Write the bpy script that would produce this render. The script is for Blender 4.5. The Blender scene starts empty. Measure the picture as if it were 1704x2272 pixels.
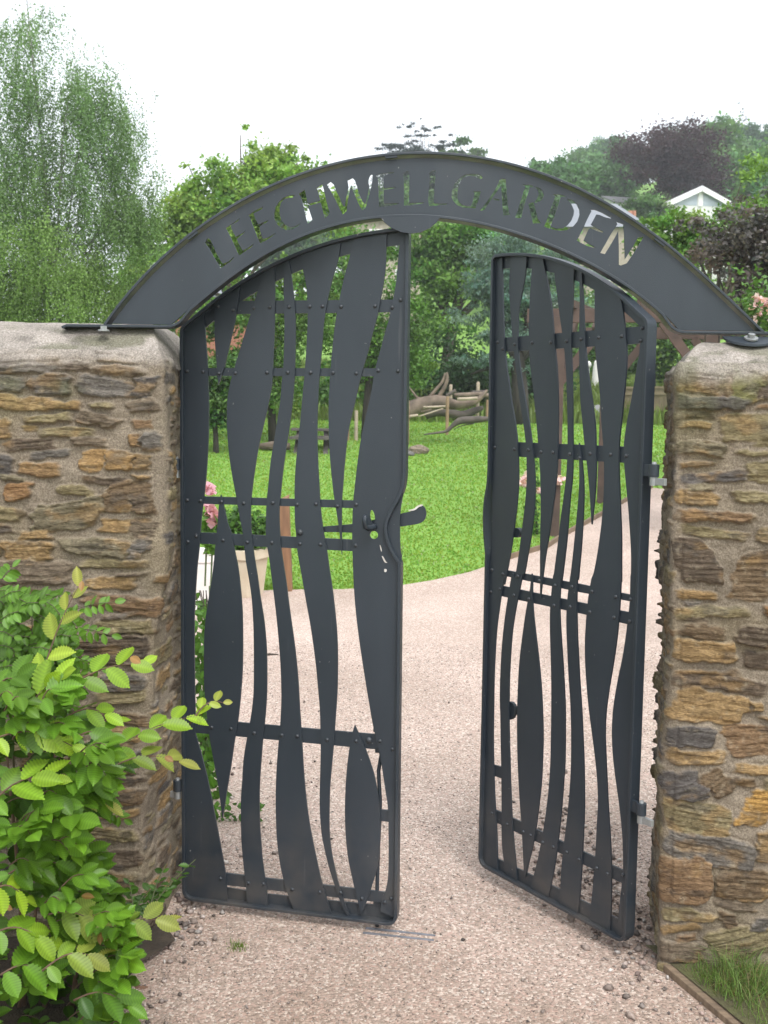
import bpy, math, random
import numpy as np
from mathutils import Vector, Matrix
from mathutils.geometry import delaunay_2d_cdt
random.seed(7); RNG = np.random.default_rng(7)
SC = bpy.context.scene; COL = SC.collection
# ---------------------------------------------------------------- camera
F, PITCH, ROLL, EYE = 2312.0, 0.09162, 0.0137, 1.6
CX, CY = 852.0, 1136.0                      # photograph is 1704 x 2272
fw = Vector((0, math.cos(PITCH), -math.sin(PITCH)))
r0 = Vector((1, 0, 0)); u0 = Vector((0, math.sin(PITCH), math.cos(PITCH)))
ri = r0*math.cos(ROLL) + u0*math.sin(ROLL); up = u0*math.cos(ROLL) - r0*math.sin(ROLL)
cd = bpy.data.cameras.new("camera"); cam = bpy.data.objects.new("camera", cd); COL.objects.link(cam)
cd.sensor_fit = 'VERTICAL'; cd.sensor_height = 36.0; cd.sensor_width = 27.0
cd.lens = 36.0*F/2272.0; cd.clip_start = 0.05; cd.clip_end = 3000
m3 = Matrix((ri, up, -fw)).transposed(); M = m3.to_4x4(); M.translation = Vector((0, 0, EYE)); cam.matrix_world = M
SC.camera = cam
cd.dof.use_dof = True; cd.dof.focus_distance = 3.1; cd.dof.aperture_fstop = 9.0
# ---------------------------------------------------------------- world, sun, exposure
W = bpy.data.worlds.new("World"); SC.world = W; W.use_nodes = True
nt = W.node_tree; bg = nt.nodes['Background']
sky = nt.nodes.new('ShaderNodeTexSky'); sky.sky_type = 'NISHITA'; sky.sun_disc = False
SUN_EL, SUN_ROT = math.radians(58), math.radians(158)
sky.sun_elevation = SUN_EL; sky.sun_rotation = SUN_ROT; sky.dust_density = 4.0; sky.air_density = 1.0
bw = nt.nodes.new('ShaderNodeRGBToBW'); mx = nt.nodes.new('ShaderNodeMix'); mx.data_type = 'RGBA'
mx.inputs[0].default_value = 0.90            # cloud cover: the sky keeps only a trace of its blue
ad = nt.nodes.new('ShaderNodeMix'); ad.data_type = 'RGBA'; ad.blend_type = 'ADD'; ad.inputs[0].default_value = 1.0
ad.inputs[7].default_value = (4.8, 5.15, 5.55, 1)
nt.links.new(sky.outputs[0], bw.inputs[0]); nt.links.new(sky.outputs[0], mx.inputs[6]); nt.links.new(bw.outputs[0], mx.inputs[7])
nt.links.new(mx.outputs[2], ad.inputs[6]); nt.links.new(ad.outputs[2], bg.inputs[0]); bg.inputs[1].default_value = 0.12
sl = bpy.data.lights.new("sun", 'SUN'); so = bpy.data.objects.new("sun", sl); COL.objects.link(so)
sl.energy = 1.2; sl.angle = math.radians(25); sl.color = (1, 0.985, 0.96)
sd = Vector((math.sin(SUN_ROT)*math.cos(SUN_EL), math.cos(SUN_ROT)*math.cos(SUN_EL), math.sin(SUN_EL)))
so.rotation_euler = (sd).to_track_quat('Z', 'Y').to_euler(); so.location = (0, 0, 60)
SC.view_settings.view_transform = 'Standard'; SC.view_settings.look = 'None'
SC.view_settings.exposure = 0.72; SC.view_settings.gamma = 1.0; SC.view_settings.use_curve_mapping = False
# ---------------------------------------------------------------- picture point -> place
def ray(px, py): return ri*((px-CX)/F) + up*(-(py-CY)/F) + fw
def at(px, py, Y):
    d = ray(px, py); return d*(Y/d.y) + Vector((0, 0, EYE))
def A1(x, y): return (380+x/2.8362, 460+y/2.8362)
def A2(x, y): return (380+x/2.4583, 1180+y/2.4583)
def B1(x, y): return (1040+x/2.7652, 520+y/2.7652)
def B2(x, y): return (1040+x/2.5435, 1240+y/2.5435)
def zz(ox, oy, s): return lambda x, y: (ox+x/s, oy+y/s)
# ---------------------------------------------------------------- object helpers
def tag(o, label=None, cat=None, group=None, kind=None):
    if label: o['label'] = label
    if cat: o['category'] = cat
    if group: o['group'] = group
    if kind: o['kind'] = kind
    return o
def thing(name, label, cat, loc=(0, 0, 0), rz=0.0, group=None):
    o = bpy.data.objects.new(name, None); COL.objects.link(o); o.empty_display_size = 0.2
    o.location = loc; o.rotation_euler = (0, 0, rz); return tag(o, label, cat, group)
def link(name, me, mat=None, parent=None):
    o = bpy.data.objects.new(name, me); COL.objects.link(o)
    if mat and not me.materials: me.materials.append(mat)
    if parent: o.parent = parent
    return o
def mesh(name, v, f, col=None, smooth=False):
    """v (n,3), f (m,3|4) array or list; col (n,3) linear colour per vertex"""
    me = bpy.data.meshes.new(name); v = np.asarray(v, dtype=np.float32).reshape(-1, 3)
    if isinstance(f, np.ndarray):
        k = f.shape[1]; me.vertices.add(len(v)); me.vertices.foreach_set('co', v.ravel())
        me.loops.add(f.size); me.polygons.add(len(f)); me.loops.foreach_set('vertex_index', f.astype(np.int32).ravel())
        me.polygons.foreach_set('loop_start', np.arange(0, f.size, k, dtype=np.int32))
        me.polygons.foreach_set('loop_total', np.full(len(f), k, dtype=np.int32)); me.update(calc_edges=True)
    else:
        me.from_pydata([tuple(map(float, p)) for p in v], [], [tuple(map(int, q)) for q in f])
    if smooth: me.polygons.foreach_set('use_smooth', np.ones(len(me.polygons), dtype=bool))
    if col is not None:
        a = me.color_attributes.new('Col', 'FLOAT_COLOR', 'POINT')
        c = np.ones((len(v), 4), dtype=np.float32); c[:, :np.shape(col)[-1]] = col; a.data.foreach_set('color', c.ravel())
    me.update(); return me
class MB:
    def __init__(s): s.v = []; s.f = []
    def add(s, v, f):
        n = len(s.v); s.v += [tuple(p) for p in v]; s.f += [tuple(i+n for i in q) for q in f]
    def box(s, c, d, rz=0.0, R=None, taper=1.0):
        x, y, z = (q/2 for q in d); P = []
        for sz in (-1, 1):
            t = taper if sz > 0 else 1.0
            for sx, sy in ((-1, -1), (1, -1), (1, 1), (-1, 1)): P.append(Vector((sx*x*t, sy*y*t, sz*z)))
        R = R or Matrix.Rotation(rz, 3, 'Z'); c = Vector(c)
        s.add([R@p+c for p in P], [(3, 2, 1, 0), (4, 5, 6, 7), (0, 1, 5, 4), (1, 2, 6, 5), (2, 3, 7, 6), (3, 0, 4, 7)])
    def beam(s, a, b, w, h):
        a = Vector(a); b = Vector(b); d = (b-a); L = d.length; z = d.normalized()
        x = z.cross(Vector((0, 0, 1)));
        if x.length < 1e-3: x = Vector((1, 0, 0))
        x.normalize(); y = z.cross(x); R = Matrix((x, y, z)).transposed(); s.box((a+b)/2, (w, h, L), R=R)
    def tube(s, pts, rad, seg=8, cap=True):
        pts = [Vector(p) for p in pts]; n = len(pts)
        if not hasattr(rad, '__len__'): rad = [rad]*n
        base = len(s.v); X = None
        for i, p in enumerate(pts):
            t = (pts[min(i+1, n-1)]-pts[max(i-1, 0)]).normalized()
            if X is None: X = t.orthogonal().normalized()
            X = (X - t*X.dot(t)); X = X.normalized() if X.length > 1e-6 else t.orthogonal().normalized()
            Y = t.cross(X)
            for k in range(seg):
                a = 2*math.pi*k/seg; s.v.append(tuple(p + (X*math.cos(a)+Y*math.sin(a))*rad[i]))
        for i in range(n-1):
            for k in range(seg):
                k2 = (k+1) % seg; s.f.append((base+i*seg+k, base+i*seg+k2, base+(i+1)*seg+k2, base+(i+1)*seg+k))
        if cap:
            s.f.append(tuple(base+k for k in reversed(range(seg)))); s.f.append(tuple(base+(n-1)*seg+k for k in range(seg)))
    def cyl(s, c, r, h, seg=14, axis=(0, 0, 1)):
        a = Vector(axis).normalized()*h/2; s.tube([Vector(c)-a, Vector(c)+a], r, seg)
    def build(s, name, mat, parent=None, smooth=False, bevel=0):
        me = mesh(name, s.v, s.f, smooth=smooth); o = link(name, me, mat, parent)
        if bevel:
            m = o.modifiers.new('bevel', 'BEVEL'); m.width = bevel; m.segments = 2; m.limit_method = 'ANGLE'
        return o
# ---------------------------------------------------------------- noise (numpy)
def _h(i, j, s):
    q = np.sin(i*127.1+j*311.7+s*74.7)*43758.5453; return q-np.floor(q)
def vn(x, y, s=0):
    x = np.asarray(x, float); y = np.asarray(y, float); i = np.floor(x); j = np.floor(y); a = x-i; b = y-j
    a = a*a*(3-2*a); b = b*b*(3-2*b)
    return (_h(i, j, s)*(1-a)+_h(i+1, j, s)*a)*(1-b)+(_h(i, j+1, s)*(1-a)+_h(i+1, j+1, s)*a)*b
def fbm(x, y, s=0, o=4):
    r = 0; w = .5
    for k in range(o): r = r+w*vn(x*2**k, y*2**k, s+k*3.1); w *= .5
    return r/(1-.5**o)
def sm(a, b, x): t = np.clip((x-a)/(b-a), 0, 1); return t*t*(3-2*t)
# ---------------------------------------------------------------- materials
def newmat(name):
    m = bpy.data.materials.new(name); m.use_nodes = True; return m, m.node_tree.nodes, m.node_tree.links, m.node_tree.nodes['Principled BSDF']
def N(ns, t, **k):
    n = ns.new(t)
    for a, b in k.items():
        if a.startswith('i_'): n.inputs[int(a[2:]) if a[2:].isdigit() else a[2:]].default_value = b
        else: setattr(n, a, b)
    return n
def mat(name, c, rough=.8, c2=None, scale=8., detail=6., bump=0., bscale=None, metal=0., stretch=(1, 1, 1), spec=.5, attr=False):
    """colour mottled by noise between c and c2 (object space), optional bump; attr multiplies the vertex colour"""
    m, ns, L, P = newmat(name); P.inputs['Roughness'].default_value = rough; P.inputs['Metallic'].default_value = metal
    P.inputs['Specular IOR Level'].default_value = spec
    tc = N(ns, 'ShaderNodeTexCoord'); mp = N(ns, 'ShaderNodeMapping'); mp.inputs['Scale'].default_value = stretch
    L.new(tc.outputs['Object'], mp.inputs[0])
    if c2 is None: c2 = tuple(q*.75 for q in c)
    no = N(ns, 'ShaderNodeTexNoise'); no.inputs['Scale'].default_value = scale; no.inputs['Detail'].default_value = detail; L.new(mp.outputs[0], no.inputs[0])
    rp = N(ns, 'ShaderNodeValToRGB'); rp.color_ramp.elements[0].position = .32; rp.color_ramp.elements[1].position = .68
    rp.color_ramp.elements[0].color = (*c2, 1); rp.color_ramp.elements[1].color = (*c, 1); L.new(no.outputs[0], rp.inputs[0])
    out = rp.outputs[0]
    if attr:
        at_ = N(ns, 'ShaderNodeAttribute', attribute_name='Col'); mu = N(ns, 'ShaderNodeMix', data_type='RGBA', blend_type='MULTIPLY'); mu.inputs[0].default_value = 1
        L.new(at_.outputs[0], mu.inputs[6]); L.new(out, mu.inputs[7]); out = mu.outputs[2]
    L.new(out, P.inputs['Base Color'])
    if bump:
        n2 = N(ns, 'ShaderNodeTexNoise'); n2.inputs['Scale'].default_value = bscale or scale*4; n2.inputs['Detail'].default_value = 5; L.new(mp.outputs[0], n2.inputs[0])
        b = N(ns, 'ShaderNodeBump'); b.inputs['Strength'].default_value = bump; b.inputs['Distance'].default_value = .01; L.new(n2.outputs[0], b.inputs['Height']); L.new(b.outputs[0], P.inputs['Normal'])
    return m
def leafmat(name, trans=.35, rough=.5):
    m, ns, L, P = newmat(name); P.inputs['Roughness'].default_value = rough; P.inputs['Specular IOR Level'].default_value = .35
    a = N(ns, 'ShaderNodeAttribute', attribute_name='Col'); L.new(a.outputs[0], P.inputs['Base Color'])
    t = N(ns, 'ShaderNodeBsdfTranslucent'); g = N(ns, 'ShaderNodeMix', data_type='RGBA', blend_type='MULTIPLY'); g.inputs[0].default_value = 1
    g.inputs[7].default_value = (1.25, 1.25, .7, 1); L.new(a.outputs[0], g.inputs[6]); L.new(g.outputs[2], t.inputs[0])
    mx = N(ns, 'ShaderNodeMixShader'); mx.inputs[0].default_value = trans
    L.new(P.outputs[0], mx.inputs[1]); L.new(t.outputs[0], mx.inputs[2]); L.new(mx.outputs[0], ns['Material Output'].inputs[0]); return m
LEAF = leafmat('foliage'); BARK = mat('bark', (.13, .105, .08), .95, (.05, .04, .032), 6, bump=.8, bscale=25, stretch=(3, 3, .6))
DARKBARK = mat('dark_bark', (.06, .05, .042), .95, (.025, .021, .018), 6, bump=.8, bscale=25, stretch=(3, 3, .6))
# ---------------------------------------------------------------- terrain height
_ks = np.array([-.6, -.3, -.16, -.08, -.02, .05, .15, .25, .33, .6]); _kv = np.array([.05, .06, .08, .14, .19, .22, .25, .29, .31, .31])
def tz(x, y):
    x = np.asarray(x, float); y = np.asarray(y, float)
    z = -.038+.085*np.clip(y-9.5, 0, 18.5)+.125*np.clip(y-28, 0, 17)
    k = np.interp(x/np.maximum(y, 1), _ks, _kv)
    return z+k*np.clip(y-45, 0, 120)
def ground(px, py):
    d = ray(px, py); lo, hi = 1.0, 200.0; y = 2.0
    while y < 200:
        p = d*(y/d.y)
        if p.z+EYE <= float(tz(p.x, y)): break
        y += .1
    for k in range(20):
        ya = y-.1+.005*k; p = d*(ya/d.y)
        if p.z+EYE <= float(tz(p.x, ya)): break
    return Vector((p.x, ya, float(tz(p.x, ya))))
def on(x, y, dz=0.0): return Vector((x, y, float(tz(x, y))+dz))
# ---------------------------------------------------------------- flat plates cut with holes
def inpoly(P, poly):
    x, y = P; poly = np.asarray(poly); x1, y1 = poly[:, 0], poly[:, 1]; x2, y2 = np.roll(x1, -1), np.roll(y1, -1)
    c = ((y1 > y) != (y2 > y)) & (x < (x2-x1)*(y-y1)/(np.where(y2 == y1, 1e-12, y2-y1))+x1); return bool(c.sum() & 1)
def cdt(polys, extra=()):
    V = []; E = []
    for p in polys:
        n = len(V); V += [Vector((float(a), float(b))) for a, b in p]; E += [(n+i, n+(i+1) % len(p)) for i in range(len(p))]
    V += [Vector((float(a), float(b))) for a, b in extra]
    r = delaunay_2d_cdt(V, E, [], 0, 1e-6); return [(p.x, p.y) for p in r[0]], [tuple(f) for f in r[2]]
def plate(name, solids, mat, parent, y0, y1, holes=(), clip=None):
    V, T = cdt(list(solids)+list(holes)+([clip] if clip is not None else []))
    keep = []
    for t in T:
        c = (sum(V[i][0] for i in t)/3, sum(V[i][1] for i in t)/3)
        if any(inpoly(c, s) for s in solids) and not any(inpoly(c, h) for h in holes) and (clip is None or inpoly(c, clip)): keep.append(t)
    if not keep: return None
    cnt = {}
    for t in keep:
        for i in range(3):
            a, b = t[i], t[(i+1) % 3]; cnt[(a, b)] = cnt.get((a, b), 0)+1
    used = sorted({i for t in keep for i in t}); ix = {q: k for k, q in enumerate(used)}; n = len(used)
    v = [(V[q][0], y0, V[q][1]) for q in used]+[(V[q][0], y1, V[q][1]) for q in used]; f = []
    for t in keep: f.append([ix[i] for i in t]); f.append([ix[i]+n for i in reversed(t)])
    for (a, b) in cnt:
        if (b, a) not in cnt: f.append([ix[b], ix[a], ix[a]+n, ix[b]+n])
    return link(name, mesh(name, v, f), mat, parent)
def crom(pts, k=5, closed=False):
    P = [np.array(p, float) for p in pts]; n = len(P); out = []
    for i in range(n if closed else n-1):
        g = (lambda j: P[j % n]) if closed else (lambda j: P[min(max(j, 0), n-1)])
        a, b, c, d = g(i-1), g(i), g(i+1), g(i+2)
        for t in np.arange(k)/k: out.append(.5*((2*b)+(-a+c)*t+(2*a-5*b+4*c-d)*t*t+(-a+3*b-3*c+d)*t**3))
    if not closed: out.append(P[-1])
    return [tuple(q) for q in out]
def circfit(pts):
    p = np.array(pts); A = np.c_[2*p, np.ones(len(p))]; s = np.linalg.lstsq(A, (p**2).sum(1), rcond=None)[0]
    return s[0], s[1], math.sqrt(s[2]+s[0]**2+s[1]**2)
def strip(name, path, th, y0, y1, mat, parent, closed=False, bevel=.0015):
    """flat bar on edge following a path (u,v): thickness th in the plane, depth y0..y1"""
    P = [np.array(p) for p in path]; n = len(P); v = []; f = []
    for i in range(n):
        a = P[(i-1) % n] if closed or i else P[i]; b = P[(i+1) % n] if closed or i < n-1 else P[i]
        t = (b-a)/np.linalg.norm(b-a); q = np.array([-t[1], t[0]])
        if 0 < i < n-1 or closed:
            t1 = (P[i]-a)/np.linalg.norm(P[i]-a); q = q/max(.5, abs(q@np.array([-t1[1], t1[0]])))
        A = P[i]+q*th/2; B = P[i]-q*th/2
        v += [(A[0], y0, A[1]), (B[0], y0, B[1]), (B[0], y1, B[1]), (A[0], y1, A[1])]
    for i in range(n if closed else n-1):
        j = (i+1) % n
        for k in range(4): f.append((i*4+k, i*4+(k+1) % 4, j*4+(k+1) % 4, j*4+k))
    if not closed: f += [(3, 2, 1, 0), ((n-1)*4, (n-1)*4+1, (n-1)*4+2, (n-1)*4+3)]
    o = link(name, mesh(name, v, f), mat, parent)
    if bevel:
        m = o.modifiers.new('bevel', 'BEVEL'); m.width = bevel; m.segments = 2; m.limit_method = 'ANGLE'; m.angle_limit = math.radians(50)
    return o
# ================================================================ gates and arch
def steelmat():
    m, ns, L, P = newmat('painted_steel'); P.inputs['Specular IOR Level'].default_value = .5; tc = N(ns, 'ShaderNodeTexCoord')
    def noise(sc, det, lo, hi, stretch=(1, 1, 1)):
        mp = N(ns, 'ShaderNodeMapping'); mp.inputs['Scale'].default_value = stretch; L.new(tc.outputs['Object'], mp.inputs[0]); n = N(ns, 'ShaderNodeTexNoise'); n.inputs['Scale'].default_value = sc; n.inputs['Detail'].default_value = det; L.new(mp.outputs[0], n.inputs[0])
        r = N(ns, 'ShaderNodeMapRange'); r.inputs[1].default_value = lo; r.inputs[2].default_value = hi; L.new(n.outputs[0], r.inputs[0]); return r.outputs[0], n.outputs[0]
    def mixc(a, b, f):
        x = N(ns, 'ShaderNodeMix', data_type='RGBA'); L.new(f, x.inputs[0])
        for i, c in ((6, a), (7, b)):
            if isinstance(c, tuple): x.inputs[i].default_value = (*c, 1)
            else: L.new(c, x.inputs[i])
        return x.outputs[2]
    def mul(a, b):
        x = N(ns, 'ShaderNodeMath', operation='MULTIPLY')
        for i, c in enumerate((a, b)):
            if isinstance(c, float): x.inputs[i].default_value = c
            else: L.new(c, x.inputs[i])
        return x.outputs[0]
    f1, _ = noise(5, 6, .35, .65, (1, 1, .35)); c = mixc((.017, .024, .032), (.023, .031, .041), f1)
    sx = N(ns, 'ShaderNodeSeparateXYZ'); L.new(tc.outputs['Object'], sx.inputs[0]); lowz = N(ns, 'ShaderNodeMapRange'); lowz.inputs[1].default_value = .42; lowz.inputs[2].default_value = .0; L.new(sx.outputs[2], lowz.inputs[0])
    fd, _ = noise(9, 8, .38, .72); c = mixc(c, (.105, .09, .075), mul(mul(fd, lowz.outputs[0]), .55))          # dried mud splashed up from the path
    fs, _ = noise(2.2, 9, .60, .78, (1, 1, .5)); c = mixc(c, (.085, .09, .095), mul(fs, .45))                       # chalky bloom
    fl, _ = noise(1, 3, .68, .74, (55, 55, 2.5)); c = mixc(c, (.075, .08, .085), mul(fl, .35))                          # rain streaks
    fc, _ = noise(75, 2, .745, .76); c = mixc(c, (.26, .25, .23), mul(fc, .7))                                        # small chips
    L.new(c, P.inputs['Base Color']); rr, bn = noise(14, 6, .3, .7, (1, 1, .4)); q = N(ns, 'ShaderNodeMapRange'); q.inputs[3].default_value = .36; q.inputs[4].default_value = .52; L.new(rr, q.inputs[0]); L.new(q.outputs[0], P.inputs['Roughness'])
    _, n3 = noise(420, 4, 0, 1); b = N(ns, 'ShaderNodeBump'); b.inputs['Strength'].default_value = .14; b.inputs['Distance'].default_value = .01; L.new(n3, b.inputs['Height']); L.new(b.outputs[0], P.inputs['Normal']); return m
STEEL = steelmat()
GALV = mat('galvanised_steel', (.36, .37, .37), .5, (.28, .29, .29), 40, metal=.6)
CHIP = mat('chipped_paint', (.62, .60, .56), .7, (.45, .40, .35), 60)
class Leaf:
    def __init__(s, name, label, hx, hy, th, back):
        s.P = Vector((hx, hy, 0)); s.U = Vector((math.cos(th), math.sin(th), 0)); s.N = Vector((-s.U.y, s.U.x, 0)); s.b = back
        s.root = thing(name, label, 'gate', (hx, hy, 0), th)
    def uv(s, q):
        d = ray(*q); c = Vector((0, 0, EYE)); t = (s.P-c).dot(s.N)/d.dot(s.N); X = c+d*t; return ((X-s.P).dot(s.U), X.z)
    def poly(s, pts): return [s.uv(q) for q in pts]
    def slat(s, L, R, clip):
        a = crom(s.poly(L), 3); b = crom(s.poly(R), 3); return plate('slat', [a+b[::-1]], STEEL, s.root, 0, .006*s.b, clip=clip)
    def bar(s, pts, name='crossbar', y=(.007, .014), clip=None): return plate(name, [s.poly(pts)], STEEL, s.root, y[0]*s.b, y[1]*s.b, clip=clip)
RIV = None
def rivet_mesh():
    v = []; f = []; n = 10
    for j, (r, h) in enumerate(((.0062, 0), (.0058, .0022), (.0040, .0042), (.0016, .0052))):
        for k in range(n): v.append((r*math.cos(2*math.pi*k/n), h, r*math.sin(2*math.pi*k/n)))
    for j in range(3):
        for k in range(n): f.append((j*n+k, j*n+(k+1) % n, (j+1)*n+(k+1) % n, (j+1)*n+k))
    f.append(tuple(3*n+k for k in range(n))); me = mesh('rivet', v, f, smooth=True); me.materials.append(STEEL); return me
RIV = rivet_mesh()
def rivets(leaf, pts, sc=1.0):
    for q in pts:
        u, v = leaf.uv(q); o = link('rivet', RIV, None, leaf.root); o.location = (u, 0, v)
        o.scale = (sc, -leaf.b*sc, sc)
def arcpts(c, u_from, u_to, n=28):
    cx, cy, r = c; return [(u, cy+math.sqrt(max(0, r*r-(u-cx)**2))) for u in np.linspace(u_from, u_to, n)]
def roundcorner(a, b, c, r, n=5):
    a, b, c = (np.array(q, float) for q in (a, b, c)); p = b+(a-b)/np.linalg.norm(a-b)*r; q = b+(c-b)/np.linalg.norm(c-b)*r
    return [tuple((1-t)**2*p+2*t*(1-t)*b+t*t*q) for t in np.linspace(0, 1, n)]
# ---------------------------------------------------------------- left leaf
k = 3.32/3.2; thL = -.2274
hx = -.645*k+.029*math.cos(thL); hy = 3.2*k+.029*math.sin(thL)
G = Leaf('garden_gate', 'dark grey steel gate leaf with wavy slats and a projecting latch, nearer the leafy bush', hx, hy, thL, 1)
uf = .7207*k-.029+.001; vb = 1.6+(.0617-1.6)*k
cL = circfit(G.poly([A1(*q) for q in ((85, 745), (205, 640), (330, 550), (450, 470), (560, 405), (700, 330), (850, 265), (1000, 215), (1150, 175), (1300, 150), (1440, 138))]))
top = arcpts(cL, .006, uf, 34); vhL = top[0][1]
def leaf_path(uf, vb, top, grip):
    """closed outline of a leaf: bottom, free stile (with the bowed grip), arched top, hinge stile"""
    P = roundcorner((0, .6), (0, vb), (.3, vb), .034)+roundcorner((.3, vb), (uf, vb), (uf, .6), .034)
    P += grip; tv = top[-1]
    P += roundcorner((uf, tv[1]-.3), tv, top[-4], .02)+list(reversed(top[2:-3]))+roundcorner(top[3], (0, top[0][1]), (0, .6), .014)
    return P
grip = crom([G.uv(A1(*q)) for q in ((1440, 2235), (1405, 2185), (1370, 2110), (1353, 2030), (1362, 1970), (1395, 1895), (1432, 1830), (1458, 1765), (1470, 1690))], 4)
clipL = roundcorner((0, .6), (0, vb), (.3, vb), .032)+roundcorner((.3, vb), (uf, vb), (uf, .6), .032)+[top[-1]]+list(reversed(top))
o = strip('frame', leaf_path(uf-.004, vb+.004, [(a, b-.004) for a, b in top], grip), .010, -.013, .024, STEEL, G.root, closed=True)
S1 = lambda L: [A1(*q) for q in L]
S2 = lambda L: [A2(*q) for q in L]
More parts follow.
